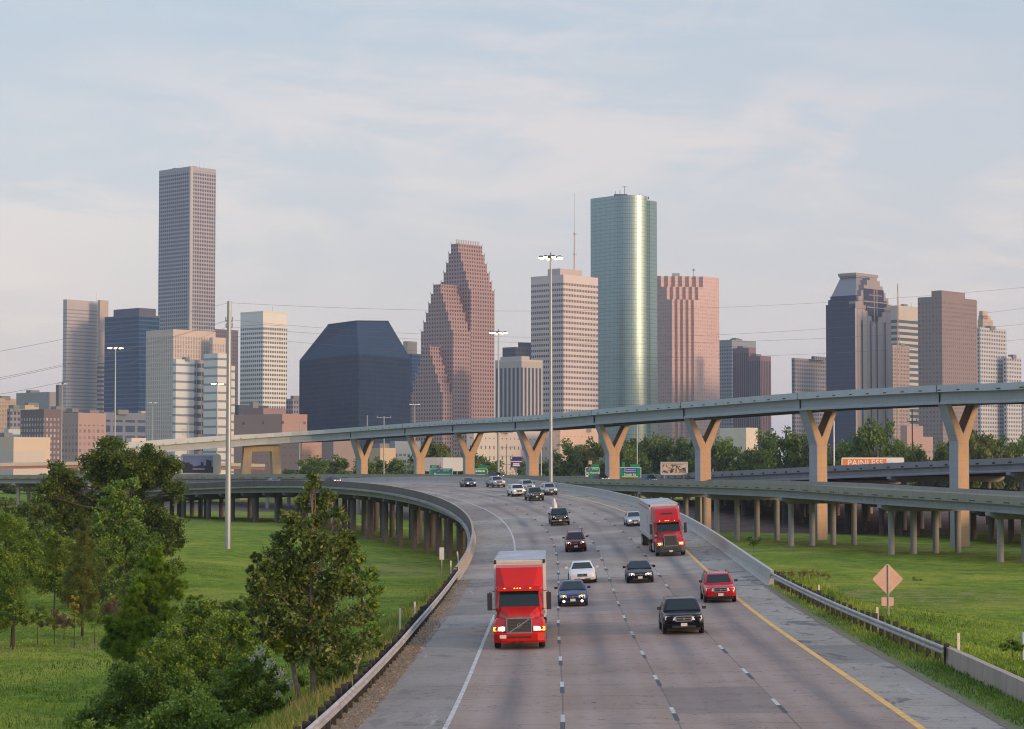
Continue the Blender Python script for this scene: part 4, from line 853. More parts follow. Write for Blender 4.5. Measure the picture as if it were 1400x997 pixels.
    for sx in (-1, 1):
        wheel(root, sx*1.06, 1.15, .51, .30)
        for y in (6.4, 7.75): wheel(root, sx*1.0, y, .51, .55)
        for y in (16.6, 17.9): wheel(root, sx*1.0, y, .51, .55)
        MB().box((sx*1.0, 7.1, 1.06), (.6, 2.8, .03)).build('mud_guard', m_blackp, root)
    # trailer
    tr = MB().box((0, 5.6+6.75, 2.61), (2.58, 13.5, 2.90)).build('trailer', [plain('trailer_white', (.62, .62, .61), .45, var=.1, vs=.7)], root)
    MB().box((0, 5.6+6.75, 4.075), (2.50, 13.4, .04)).build('trailer_roof', plain('trailer_roof_grey', (.34, .35, .37), .6, .0, var=.3, vs=.6), tr)
    fmb = MB()
    for sx in (-1, 1):
        MB().box((sx*1.295, 12.35, 4.02), (.03, 13.54, .12)).build('top_rail', m_rim, tr); MB().box((sx*1.295, 12.35, 1.18), (.03, 13.5, .14)).build('bottom_rail', m_rim, tr)
        for k in range(22): fmb.box((sx*1.297, 5.9+k*.6, 2.6), (.012, .05, 2.7))
        MB().box((sx*1.22, 5.57, 4.0), (.1, .06, .2)).build('corner_casting', m_blackp, tr)
    tag(fmb.build('side_posts', plain('trailer_post', (.50, .50, .50), .5), tr), kind='stuff')
    MB().box((0, 5.58, 3.98), (2.3, .05, .12)).build('front_header', plain('header_cream', (.55, .5, .42), .5), tr)
    if not vol:
        MB().box((-1.308, 12.35, 3.72), (.012, 13.5, .10)).build('red_stripe', plain('stripe_red', (.5, .06, .08), .5), tr); MB().box((-1.308, 8.0, 2.4), (.012, .9, 1.5)).build('side_panel', plain('panel_grey', (.42, .43, .46), .5), tr)
    for sx in (-1, 1): MB().box((sx*.9, 15.0, .7), (.08, .08, .9)).build('landing_gear', m_blackp, tr)
    return root
m_tred = plain('paint_truck_red', (.50, .010, .005), .35, var=.08, vs=.8, spec=.25); m_tred2 = plain('paint_truck_crimson', (.40, .008, .014), .35, var=.08, vs=.8, spec=.25)
t = semi('semi_truck', 'bright red semi truck with a slanted grille bar and a grey-roofed trailer', m_tred, 'slanted'); t.scale = (.97, .97, .955); place(t, 711, 889)
t = semi('semi_truck', 'crimson semi truck with chrome grille pulling a white trailer past the ramp', m_tred2, 'upright'); place(t, 918, 761, yaw=.018)
W_, BK, BL, SV, MR, RD, GR = paint('white', (.62, .62, .60)), plain('paint_black', (.008, .009, .012), .2, var=.1, spec=.14), plain('paint_navy', (.010, .026, .085), .2, var=.1, spec=.2), paint('silver', (.36, .38, .40), .28, .5), paint('maroon', (.13, .008, .014), .2), paint('red', (.42, .010, .016), .2), paint('graphite', (.045, .048, .055), .22, .3)
cars = [
 (car('navy blue sedan with lit pink fog lights beside the slanted-grille truck', 'car', BL, 'sedan', 'fog', 4.7, 1.76), 784, 829),
 (car('white sedan following close behind the navy sedan', 'car', W_, 'sedan', 'off', 5.4, 1.95, 'chrome', W_), 797, 798),
 (car('black sedan with both headlights lit, alone in the middle lane', 'car', BK, 'sedan', 'lit', 4.9, 1.85), 876, 797),
 (car('maroon sport utility vehicle with bright headlights behind the white sedan', 'suv', MR, 'suv', 'lit', 4.5, 1.82, 'dark', MR, True), 788, 755),
 (car('dark pickup with a chrome bumper carrying white bundles in its bed', 'pickup', BK, 'pickup', 'lit', 5.6, 2.0, 'dark', m_chrome), 766.5, 719),
 (car('silver sedan half hidden behind the white trailer', 'car', SV, 'sedan', 'lit', 4.8, 1.8, 'dark', SV), 869, 719.5),
 (car('bright red sport truck with roof rails next to the yellow line', 'pickup', RD, 'suv', 'off', 4.9, 1.9, 'chrome', RD, True), 986, 825),
 (car('large black sport utility vehicle, nearest of the black vehicles', 'suv', BK, 'suv', 'off', 5.2, 2.0, 'chrome', BK), 936, 867),
 (car('dark graphite pickup leading the far cluster, headlights lit', 'pickup', GR, 'pickup', 'lit', 5.6, 2.0, 'dark', GR), 734, 685.3),
 (car('white sport utility vehicle in the far cluster beside the graphite pickup', 'suv', W_, 'suv', 'lit', 5.1, 2.0, 'chrome', W_, True), 710, 679),
 (car('silver vehicle tucked between the white one and the graphite pickup', 'suv', SV, 'suv', 'off', 4.8, 1.85, 'dark', SV), 724, 672),
 (car('silver compact sport utility vehicle at the right of the far cluster', 'suv', SV, 'suv', 'off', 4.6, 1.8, 'dark', GR), 754, 677.5),
 (car('silver pickup with lit headlights at the crest of the bend', 'pickup', SV, 'pickup', 'lit', 5.6, 2.0, 'dark', SV), 683, 666.8),
 (car('dark grey sedan alone at the far left of the bend', 'car', GR, 'sedan', 'lit', 4.8, 1.8, 'dark', GR), 644, 666),
 (car('dark sedan with glaring headlights half hidden by the far parapet', 'car', BK, 'sedan', 'lit', 4.8, 1.8, 'dark', BK), 461, 656.8),
 (car('pale blue car whose roof shows over the far parapet', 'car', paint('sky', (.10, .18, .28)), 'sedan', 'off', 4.7, 1.8), 380, 660.5),
]
for c_, px, py in cars: place(c_, px, py, hi=420)
pk = cars[4][0]; rnd = random.Random(3)
for k, (x, y, z, sx, sz) in enumerate(((-.75, 4.1, 1.35, .8, .6), (-.35, 4.4, 2.0, .6, 1.0), (.45, 4.7, 1.2, .6, .5))):
    mb = MB(); mb.loft([[(x+sx*.5*rr*math.cos(a*math.pi/4)*(1+.15*math.sin(a*2.1+k)), y+sx*.5*rr*math.sin(a*math.pi/4), z+sz*zz+.1*xx) for a in range(8)] for rr, zz, xx in ((.5, -.5, 0), (1, -.25, .1), (.9, .1, 0), (.55, .5, .3), (.15, .75, .6))])
    o = mb.build('white_bundle', plain('tarp_white', (.6, .6, .58), .7, var=.3), None, smooth=True)
    o.location = pk.location; o.rotation_mode = 'ZXY'; o.rotation_euler = pk.rotation_euler; tag(o, ['low white bundle at the left of the dark pickup bed', 'tall pointed white bundle rising behind the dark pickup cab', 'small white bundle at the right of the dark pickup bed'][k], 'bundle')
# vehicles on the lower ramp
for i, (px, q, colr, lights, lb) in enumerate(((841, 352, BK, 'lit', 'dark sport utility vehicle with two bright lamps on the lower ramp by the central pier'), (921, 334, BL, 'off', 'dark blue vehicle on the lower ramp in front of the framed billboard'), (684, 385, GR, 'lit', 'dark car passing behind the parapet below the purple billboard'))):
    o = car(lb, 'suv', colr, 'suv', lights, 4.8, 1.9, group='vehicles on the lower ramp'); s = p3.near(*P(px, 655, q)[:2]); p = p3.pos(s, 4.2, .02); d = p3.dir(s)
    o.location = p; o.rotation_euler = (0, 0, math.atan2(-d.x, d.y))
# ------------------------------------------------------------------ vegetation
RN = np.random.RandomState(7)
def leaf_mat(name, cols, trans=.35, dark=None):
    m = bpy.data.materials.new(name); m.use_nodes = True; nt = m.node_tree; nt.nodes.clear(); g = G(nt)
    u, v, _ = g.sep(g.n('ShaderNodeUVMap').outputs[0]); r = g.n('ShaderNodeValToRGB'); g.put(r.inputs[0], u); c = r.color_ramp
    c.elements[0].position = 0; c.elements[0].color = (*cols[0], 1); c.elements[1].position = 1; c.elements[1].color = (*cols[-1], 1)
    for i, k in enumerate(cols[1:-1]): e = c.elements.new((i+1)/(len(cols)-1)); e.color = (*k, 1)
    d = g.n('ShaderNodeBsdfPrincipled'); g.put(d.inputs['Base Color'], r.outputs[0]); d.inputs['Roughness'].default_value = .5; d.inputs['Specular IOR Level'].default_value = .35
    t = g.n('ShaderNodeBsdfTranslucent'); g.put(t.inputs[0], g.mix(.5, r.outputs[0], (.16, .22, .02))); mx = g.n('ShaderNodeMixShader'); mx.inputs[0].default_value = trans
    nt.links.new(d.outputs[0], mx.inputs[1]); nt.links.new(t.outputs[0], mx.inputs[2]); nt.links.new(mx.outputs[0], g.n('ShaderNodeOutputMaterial').inputs[0]); return m
m_bark = plain('bark', (.052, .040, .030), .9, var=.35, vs=3, bump=.4); m_barkg = plain('bark_grey', (.16, .125, .095), .9, var=.35, vs=4)
L_oak = leaf_mat('leaves_oak', [(0.031, 0.060, 0.010), (0.066, 0.110, 0.014), (0.118, 0.168, 0.022), (0.192, 0.210, 0.036)])
L_green = leaf_mat('leaves_fresh', [(0.053, 0.113, 0.013), (0.118, 0.214, 0.023), (0.223, 0.336, 0.039), (0.340, 0.425, 0.059)])
L_map = leaf_mat('leaves_maple', [(0.034, 0.060, 0.011), (0.071, 0.113, 0.021), (0.127, 0.178, 0.032), (0.218, 0.253, 0.057), (0.437, 0.437, 0.196)])
L_shrub = leaf_mat('leaves_shrub', [(0.040, 0.084, 0.010), (0.090, 0.162, 0.016), (0.190, 0.283, 0.026), (0.415, 0.475, 0.077)])
L_cyp = leaf_mat('leaves_cypress', [(.060, .085, .010), (.12, .145, .016), (.19, .19, .03)])
L_pine = leaf_mat('needles_pine', [(0.062, 0.121, 0.011), (0.140, 0.254, 0.017), (0.267, 0.429, 0.028)]); L_pined = leaf_mat('needles_dark', [(0.022, 0.046, 0.008), (0.054, 0.091, 0.013)])
L_pineb = leaf_mat('needles_bright', [(0.053, 0.100, 0.006), (0.119, 0.190, 0.011), (0.185, 0.270, 0.018)])
L_far = leaf_mat('leaves_far', [(0.032, 0.062, 0.013), (0.081, 0.128, 0.020), (0.148, 0.223, 0.031), (0.251, 0.313, 0.041)])
L_far2 = leaf_mat('leaves_far_olive', [(0.065, 0.084, 0.013), (0.128, 0.150, 0.020), (0.233, 0.240, 0.035)])
L_flow = leaf_mat('petals_white', [(.55, .52, .42), (.75, .72, .6)]); L_redf = leaf_mat('petals_red', [(.45, .01, .02), (.7, .03, .04)]); L_dry = leaf_mat('dry_stems', [(.12, .075, .045), (.20, .13, .08), (.10, .10, .03)])
def unit(n):
    d = RN.normal(size=(n, 3)); return d/np.linalg.norm(d, axis=1)[:, None]
def leaf_quads(C, size, asp=.6, up=.35, out=None, jit=.35):
    """quads at points C; out: preferred normals"""
    n = len(C); N = unit(n)+np.array([0, 0, up]); N = N+(out*.9 if out is not None else 0); N /= np.linalg.norm(N, axis=1)[:, None]
    T = np.cross(N, unit(n)); T /= np.linalg.norm(T, axis=1)[:, None]+1e-9; B = np.cross(N, T); s = size*(1+jit*RN.uniform(-1, 1, n))[:, None]
    T = T*s; B = B*s*asp; return np.stack([C-T, C+B*.9-T*.1, C+T, C-B*.9-T*.1], 1)
def needle_quads(c, r, n, w):
    d = unit(n)+np.array([0, 0, .35]); d /= np.linalg.norm(d, axis=1)[:, None]; a = np.asarray(c)+d*r*.15; b = np.asarray(c)+d*r*RN.uniform(.6, 1.05, n)[:, None]
    s = np.cross(d, unit(n)); s /= np.linalg.norm(s, axis=1)[:, None]; s *= w; return np.stack([a-s, a+s, b+s*.4, b-s*.4], 1)
def sub_clumps(c, r, n, rs):
    d = unit(n)*(RN.uniform(.15, 1, n)**.45)[:, None]*(r-rs*.4); d[:, 2] *= .85; return np.asarray(c)+d
def plant(name, label, cat, lobes, q, base, leaf, mat, kind='leaf', size=.12, dens=1.0, trunk=.16, bark=None, dz=.8, sub=9, group=None, asp=.6, frac=.34, limbs=True, tfork=.45, extra=None):
    """lobes: (px, py, r px [, depth offset m]); base: px of the foot"""
    yb = q*KD; m = yb/F; W = []
    for l in lobes:
        p = P(l[0], l[1], q); dy = (l[3] if len(l) > 3 else RN.uniform(-1, 1)*l[2]*m*dz); W.append((p.x, p.y+dy, p.z, l[2]*m))
    bx = P(base, 800, q).x; by = yb; bz = ground(bx, by)-.15; root = tag(empty(name, (bx, by, bz)), label, cat, group)
    O = np.array([bx, by, bz]); quads = []; uvs = []; cen = []
    for x, y, z, r in W:
        rs = r*frac*.9; cs = sub_clumps((x, y, z), r*1.05, max(4, int(sub*1.9)), rs); cen.append(((x, y, z), cs))
        for c in cs:
            b0 = RN.uniform(0, .5); keep = RN.uniform(.45, 1.25)
            if kind == 'needle':
                n = int(150*dens*(rs/.35)**1.2)+40; qd = needle_quads(c, rs*1.15, n, size); u = np.clip(b0+RN.uniform(0, .5, n), 0, 1)
            else:
                n = int(keep*dens*8.0*rs*rs/(size*size*asp))+6; d = unit(n); C = c+RN.normal(size=(n, 3))*rs*np.array([.52, .52, .42]); qd = leaf_quads(C, size*RN.uniform(.55, 1.25, n)[:, None][:, 0].mean(), asp, .35, d, .5); u = np.clip(b0+RN.uniform(-.1, .5, n)**1, 0, 1)
            quads.append(qd); uvs.append(np.stack([u, RN.uniform(0, 1, n)], 1))
    Q = np.concatenate(quads)-O; U = np.concatenate(uvs)
    quads_mesh('crown', Q, mat, root, U)
    if extra:
        for (ex, ey, er, en, es, emat, enm) in extra:
            p = P(ex, ey, q); C = np.array([p.x, p.y-1.2, p.z])+unit(en)*er*m*(RN.uniform(0, 1, en)**.5)[:, None]; quads_mesh(enm, leaf_quads(C, es, .8, .2)-O, emat, root)
    if trunk:
        top = max(W, key=lambda a: a[2]); cx = sum(a[0] for a in W)/len(W); lo = min(a[2]-a[3]*.3 for a in W); T0 = Vector((0, 0, 0)); H = top[2]-bz
        mid = Vector(((cx-bx)*.25, 0, max(H*tfork*.5, .3))); fk = Vector(((cx-bx)*.6, 0, H*tfork)); tp_ = Vector((top[0]-bx, top[1]-by, top[2]-bz))
        mb = MB(); mb.tube([T0, mid, fk, fk.lerp(tp_, .6), tp_], [trunk*1.25, trunk, trunk*.78, trunk*.45, trunk*.12], 9)
        if limbs:
            for (c, cs) in cen:
                e = Vector(c)-Vector(O); st = fk.lerp(tp_, max(0, min(.85, (e.z-fk.z)/max(.1, tp_.z-fk.z)-.25))) if e.z > fk.z else T0.lerp(fk, .85); r_ = trunk*.30
                md = st.lerp(e, .5)+Vector((RN.uniform(-.1, .1), RN.uniform(-.1, .1), -.05*(e-st).length)); mb.tube([st, md, e], [r_, r_*.7, r_*.35], 6)
                for k in range(min(5, len(cs))): mb.tube([md.lerp(e, .4), Vector(cs[k])-Vector(O)], [r_*.35, r_*.12], 4)
        mb.build('trunk', bark or m_bark, root, smooth=True)
    return root
plant('oak_tree', 'broad dark oak with a spreading umbrella crown, tallest of the left-hand trees', 'tree',
  [(150, 622, 27, 0), (128, 636, 24, 1), (172, 634, 24, -1), (150, 652, 30, 1), (206, 626, 22, 0), (228, 640, 22, 1), (190, 644, 22, -1), (215, 652, 22, 1), (236, 670, 18, 0), (80, 650, 22, 0), (92, 668, 24, 1), (66, 676, 20, -1), (78, 702, 26, 0), (100, 705, 24, 1), (70, 728, 22, 0), (120, 690, 22, 2), (205, 700, 24, 1), (228, 716, 24, 0), (236, 738, 18, 0), (222, 748, 22, -1), (200, 735, 26, 2), (150, 690, 24, 2), (105, 735, 26, 2), (140, 730, 28, 3), (160, 770, 30, 3), (95, 770, 26, 2), (186, 672, 16, 2)],
  192, 165, 'leaf', L_oak, size=.17, dens=.62, trunk=.5, sub=14, frac=.36, tfork=.42)
plant('leafy_tree', 'fresh green leaning tree with large drooping leaves in front of the oak', 'tree',
  [(160, 668, 18), (182, 662, 12), (150, 690, 20), (172, 700, 24), (140, 715, 24), (165, 730, 30), (195, 738, 26), (150, 760, 30), (185, 772, 30), (165, 795, 28), (212, 770, 16), (135, 745, 18)], 165, 170, 'leaf', L_green, size=.17, dens=.75, trunk=.13, sub=8)
plant('feathery_tree', 'feathery green tree cut by the left edge of the picture', 'tree',
  [(4, 712, 18), (18, 730, 24), (-8, 750, 30), (30, 755, 24), (10, 780, 36), (42, 742, 14), (44, 775, 16), (-5, 815, 40), (28, 815, 26), (10, 840, 25), (48, 760, 12)], 125, 18, 'leaf', L_green, size=.09, dens=.65, trunk=.14, sub=11, asp=.35)
plant('feathery_tree', 'dark green slim tree between the left-edge tree and the yellowish cypress', 'tree',
  [(72, 735, 16), (85, 752, 22), (66, 765, 22), (80, 785, 26), (60, 795, 20), (95, 790, 16)], 138, 74, 'leaf', L_shrub, size=.10, dens=.7, trunk=.08, sub=9, asp=.4)
plant('cypress_tree', 'yellowish slender cypress in front of the leafy tree', 'tree',
  [(116, 716, 8), (115, 730, 13), (114, 748, 17), (114, 768, 21), (113, 790, 24), (115, 812, 24), (112, 832, 20)], 133, 113, 'leaf', L_cyp, size=.075, dens=.75, trunk=.09, sub=10, asp=.3)
plant('leafy_shrub', 'dark glossy shrub low beside the left-edge tree', 'shrub', [(18, 838, 14), (30, 845, 12), (8, 848, 12), (24, 828, 9)], 122, 18, 'leaf', L_shrub, size=.09, dens=.9, trunk=.05, sub=7)
plant('yellow_sapling', 'thin yellow sapling standing at the foot of the cypress', 'sapling', [(104, 818, 5), (102, 828, 6), (103, 838, 5), (101, 848, 4)], 124, 102, 'leaf', leaf_mat('leaves_yellow', [(.30, .24, .02), (.42, .36, .05)]), size=.07, dens=.9, trunk=.03, sub=5)
plant('leafy_tree', 'shadowy dark tree filling the gap under the oak crown at the left', 'tree',
  [(55, 730, 20), (40, 700, 16), (62, 760, 22), (100, 770, 22), (130, 780, 22), (90, 800, 24), (130, 815, 20), (60, 700, 14), (150, 810, 20), (50, 790, 20)], 158, 95, 'leaf', L_oak, size=.13, dens=.7, trunk=.12, sub=10)
plant('leafy_tree', 'bushy green tree between the leafy tree and the bushy pine', 'tree',
  [(185, 800, 22), (215, 790, 20), (170, 825, 20), (240, 775, 14), (200, 822, 18), (150, 830, 16), (232, 800, 14)], 150, 190, 'leaf', L_shrub, size=.12, dens=.8, trunk=.1, sub=10)
plant('leafy_tree', 'small dark tree far behind the left-edge tree', 'tree', [(8, 712, 14), (24, 702, 12), (40, 712, 12), (-8, 705, 14), (14, 726, 16), (38, 730, 14)], 210, 18, 'leaf', L_oak, size=.16, dens=.8, trunk=.14, sub=9)
plant('leafy_shrub', 'dense bright shrub filling the bottom between the mixed and the flowering shrubs', 'shrub',
  [(230, 985, 36), (270, 985, 40), (310, 1000, 40), (200, 1005, 36), (345, 1008, 30), (140, 1015, 30), (110, 1000, 22), (255, 1005, 40)], 69, 250, 'leaf', L_green, size=.08, dens=.7, trunk=.06, sub=12, frac=.33)
plant('leafy_shrub', 'tall green thicket left of the flowering shrub, reaching up to the maple', 'shrub',
  [(300, 855, 20), (320, 862, 20), (342, 872, 20), (330, 895, 26), (305, 905, 26), (355, 895, 16), (280, 885, 22), (330, 850, 12), (255, 900, 24), (225, 885, 22), (240, 860, 16)], 80, 305, 'leaf', L_green, size=.075, dens=.65, trunk=.06, sub=11, frac=.34)
plant('leafy_shrub', 'low leafy shrub at the foot of the maple', 'shrub', [(440, 925, 14), (468, 918, 16), (492, 912, 14), (455, 935, 10), (415, 930, 10)], 72, 455, 'leaf', L_shrub, size=.06, dens=.7, trunk=.04, sub=9)
for i, (px, py, r) in enumerate(((52, 842, 14), (75, 848, 13), (130, 845, 15), (150, 838, 16), (172, 845, 14), (88, 852, 10))):
    plant('dry_bush', ['rusty dry bush right of the glossy shrub', 'rusty dry bush left of the yellow sapling', 'rusty dry bush right of the yellow sapling', 'taller rusty dry bush under the leafy tree', 'rusty dry bush beside the bushy pine', 'smallest rusty dry bush at the edge of the lawn'][i], 'bush',
      [(px, py, r), (px-r, py+3, r*.8), (px+r, py+2, r*.8), (px, py-r*.8, r*.6)], 126+i, px, 'leaf', L_dry if i % 2 else L_shrub, size=.07, dens=.55, trunk=.03, sub=6, asp=.25, group='dry bushes along the tree belt')
plant('pine_tree', 'young bushy pine with rounded needle clumps in the left foreground', 'tree',
  [(216, 750, 10), (213, 766, 15), (204, 784, 19), (226, 786, 16), (194, 804, 20), (222, 806, 22), (240, 812, 15), (208, 828, 26), (182, 834, 20), (180, 856, 25), (162, 864, 22), (206, 862, 24), (154, 882, 18), (184, 886, 28), (150, 852, 11), (244, 800, 12), (232, 838, 16)], 100, 207, 'needle', L_pine, 'needle', size=.020, dens=1.7, trunk=.10, sub=7, frac=.45)
plant('leafy_shrub', 'big mixed shrub filling the lower left foreground', 'shrub',
  [(150, 965, 34), (120, 988, 28), (195, 930, 40), (180, 975, 45), (235, 905, 34), (245, 950, 44), (225, 990, 40), (160, 1010, 50), (165, 925, 22), (205, 890, 20)], 86, 200, 'leaf', L_shrub, size=.085, dens=.62, trunk=.07, sub=13, frac=.32)
plant('leafy_shrub', 'tall loose shrub between the bushy pine and the flowering shrub', 'shrub',
  [(262, 842, 20), (285, 832, 16), (245, 862, 22), (278, 868, 26), (305, 872, 22), (262, 895, 28), (300, 900, 30), (285, 935, 34), (315, 845, 14)], 90, 275, 'leaf', L_shrub, size=.085, dens=.6, trunk=.06, sub=12, frac=.34)
plant('pine_tree', 'small pine behind the tall loose shrub', 'tree', [(262, 820, 8), (276, 822, 9), (282, 838, 11), (266, 846, 13), (248, 850, 13), (290, 848, 8)], 96, 266, 'needle', L_pine, 'needle', size=.016, dens=1.1, trunk=.06, sub=6, frac=.45)
plant('flowering_shrub', 'rounded shrub with white blossom sprays left of the maple trunk', 'shrub',
  [(325, 925, 32), (355, 910, 24), (300, 960, 38), (345, 955, 36), (375, 935, 20), (330, 990, 45), (385, 970, 18), (365, 990, 30), (280, 990, 40)], 73, 335, 'leaf', L_shrub, size=.08, dens=.65, trunk=.06, sub=13, frac=.33,
  extra=[(360, 888, 9, 90, .05, L_flow, 'blossom'), (372, 905, 9, 80, .05, L_flow, 'blossom'), (388, 918, 9, 90, .05, L_flow, 'blossom'), (402, 930, 8, 90, .05, L_flow, 'blossom'), (385, 945, 5, 40, .05, L_flow, 'blossom'), (350, 897, 6, 40, .05, L_flow, 'blossom')])
plant('red_flowers', 'small clump of bright red flowers beside the flowering shrub', 'flowers', [(388, 972, 7), (397, 980, 7), (402, 986, 5)], 78, 396, 'leaf', L_redf, size=.05, dens=.8, trunk=.02, sub=6)
plant('pine_tree', 'small bright green pine on a bare leaning trunk left of the maple', 'tree', [(386, 842, 10), (376, 860, 15), (394, 866, 16), (372, 876, 12), (402, 880, 13), (386, 884, 15), (398, 900, 10)], 70, 412, 'needle', L_pineb, 'needle', size=.013, dens=1.5, trunk=.10, sub=8, frac=.45, bark=m_barkg, tfork=.6)
plant('pine_tree', 'dark pine half hidden behind the left side of the maple', 'tree', [(352, 762, 10), (348, 780, 12), (345, 800, 13), (350, 822, 15), (342, 845, 14), (352, 868, 16)], 86, 350, 'needle', L_pined, 'needle', size=.016, dens=1.2, trunk=.10, sub=6, frac=.45)
plant('maple_tree', 'tall maple flecked with pale leaves in the middle foreground', 'tree',
  [(428, 650, 7), (430, 664, 12), (444, 680, 14), (416, 686, 15), (436, 704, 20), (466, 706, 14), (396, 708, 15), (408, 722, 20), (386, 738, 18), (476, 736, 13), (366, 772, 14), (354, 790, 12), (420, 738, 28), (452, 738, 24), (378, 762, 22), (404, 768, 30), (440, 772, 32), (468, 762, 18), (366, 795, 24), (390, 805, 32), (425, 808, 36), (460, 804, 30), (482, 800, 20), (356, 830, 20), (384, 845, 30), (420, 850, 36), (458, 848, 34), (490, 845, 24), (400, 884, 26), (436, 888, 34), (472, 888, 30), (498, 880, 18), (366, 868, 18), (350, 806, 12)],
  70, 430, 'leaf', L_map, size=.095, dens=.44, trunk=.12, sub=10, frac=.36, bark=m_barkg, tfork=.35)
plant('leafy_tree', 'lighter green young tree behind the right side of the maple', 'tree', [(483, 748, 9), (492, 765, 14), (480, 780, 16), (505, 786, 14), (512, 806, 12), (494, 806, 18), (506, 832, 16), (510, 862, 14), (495, 886, 16), (515, 884, 9)], 80, 498, 'leaf', L_green, size=.08, dens=.6, trunk=.07, sub=10, frac=.36)
plant('leafy_shrub', 'low dark bush at the bend of the pale path', 'shrub', [(318, 826, 11), (332, 824, 12), (346, 828, 10), (304, 830, 8), (326, 832, 10)], 150, 325, 'leaf', L_shrub, size=.12, dens=.9, trunk=.04, sub=7)
plant('leafy_shrub', 'small round bush at the right edge of the meadow', 'shrub', [(1385, 880, 9), (1374, 884, 7), (1392, 884, 8)], 88, 1384, 'leaf', L_shrub, size=.07, dens=1, trunk=.03, sub=7)
plant('leafy_shrub', 'tiny dark bush alone in the right meadow below the diamond sign height', 'shrub', [(1250, 793, 5), (1258, 795, 5)], 200, 1254, 'leaf', L_shrub, size=.1, dens=1, trunk=.03, sub=6)
plant('leafy_shrub', 'small bush under the lower ramp beside its columns', 'shrub', [(1030, 742, 6), (1036, 738, 6), (1026, 737, 4)], 262, 1031, 'leaf', L_shrub, size=.12, dens=1, trunk=.03, sub=6)
plant('leafy_shrub', 'dry yellow bush clump hugging the end of the right bridge barrier', 'shrub', [(1066, 783, 7), (1082, 786, 8), (1098, 785, 8), (1114, 784, 8), (1130, 787, 7)], 170, 1098, 'leaf', leaf_mat('leaves_dry', [(.20, .20, .03), (.42, .37, .09)]), size=.09, dens=.8, trunk=.03, sub=7, asp=.3)

# the tree belt behind the ramps: five crowns built once, then copied
def belt_proto(k, mat, w, h):
    root = empty('belt_tree', (0, -500, -100)); qs = []; us = []; cs = []; n = 15+k
    for i in range(n):
        t = RN.uniform(.22, .95); rr = w*math.sin(math.pi*min(1, t*.95+.05))**.7*.55; a = RN.uniform(0, 2*math.pi); r0 = RN.uniform(.16, .27)*w; c = np.array([rr*math.cos(a), rr*math.sin(a), h*t]); cs.append(c)
        for s_ in sub_clumps(c, r0, 9, r0*.4):
            m_ = 46; d = unit(m_); C = s_+d*r0*.42*(RN.uniform(0, 1, m_)**.4)[:, None]; qs.append(leaf_quads(C, .36, .7, .4, d)); b0 = RN.uniform(0, .6); us.append(np.stack([np.clip(b0+RN.uniform(-.05, .4, m_), 0, 1), RN.rand(m_)], 1))
    quads_mesh('crown', np.concatenate(qs), mat, root, np.concatenate(us)); mb = MB(); mb.tube([(0, 0, -2), (.1, 0, h*.35), (0, .1, h*.8)], [.45, .32, .08], 7)
    for c in cs[:10]: mb.tube([(0, 0, h*.3), Vector(c)*.5+Vector((0, 0, h*.12)), Vector(c)], [.2, .12, .05], 5)
    mb.build('trunk', m_bark, root, smooth=True); return root
protos = [belt_proto(0, L_far, 12, 13), belt_proto(1, L_far, 14, 12), belt_proto(2, L_far2, 12, 12), belt_proto(3, L_far, 10, 14), belt_proto(4, L_far, 13, 13)]
belt = [(38, 651, 18, 560, 0), (62, 648, 20, 570, 1), (18, 654, 14, 580, 3), (100, 640, 26, 640, 4), (420, 630, 22, 560, 1), (448, 623, 26, 545, 0), (474, 632, 20, 555, 4), (392, 640, 16, 560, 3), (506, 626, 20, 560, 0), (528, 630, 20, 570, 1), (550, 628, 20, 560, 4), (610, 604, 30, 600, 2), (592, 618, 20, 590, 0), (634, 612, 20, 605, 2), (655, 628, 18, 560, 0), (680, 630, 20, 580, 1), (715, 632, 18, 560, 4), (745, 630, 18, 580, 3),
        (772, 612, 24, 600, 1), (795, 600, 26, 590, 0), (818, 606, 22, 570, 2), (850, 603, 24, 560, 4), (872, 597, 26, 580, 2), (893, 600, 22, 575, 0), (915, 596, 24, 590, 1), (938, 594, 24, 570, 3), (972, 598, 26, 560, 0), (995, 604, 24, 580, 4), (1018, 612, 22, 570, 1), (1040, 614, 20, 585, 0),
        (1066, 586, 28, 540, 0), (1090, 594, 26, 550, 1), (1112, 604, 20, 545, 2), (1140, 606, 18, 560, 4), (1160, 604, 20, 560, 3), (1198, 574, 30, 520, 0), (1180, 594, 20, 530, 4), (1228, 604, 20, 540, 1), (1246, 608, 18, 550, 0), (1275, 606, 18, 545, 1), (1300, 606, 18, 560, 0), (1335, 584, 26, 520, 2), (1358, 592, 24, 530, 2), (1382, 596, 22, 540, 0), (1405, 592, 24, 535, 4), (1430, 590, 26, 540, 1), (-12, 650, 18, 580, 1), (8, 680, 20, 350, 0), (40, 684, 18, 355, 2), (70, 686, 16, 350, 4), (-20, 682, 20, 350, 1), (100, 690, 16, 345, 3)]
hts = [13, 12, 12, 14, 13]; wds = [12, 14, 12, 10, 13]; used = set(); rb = random.Random(11)
desc = ['dark round-headed', 'broad mid-green', 'olive-tinted', 'narrow upright', 'full green']
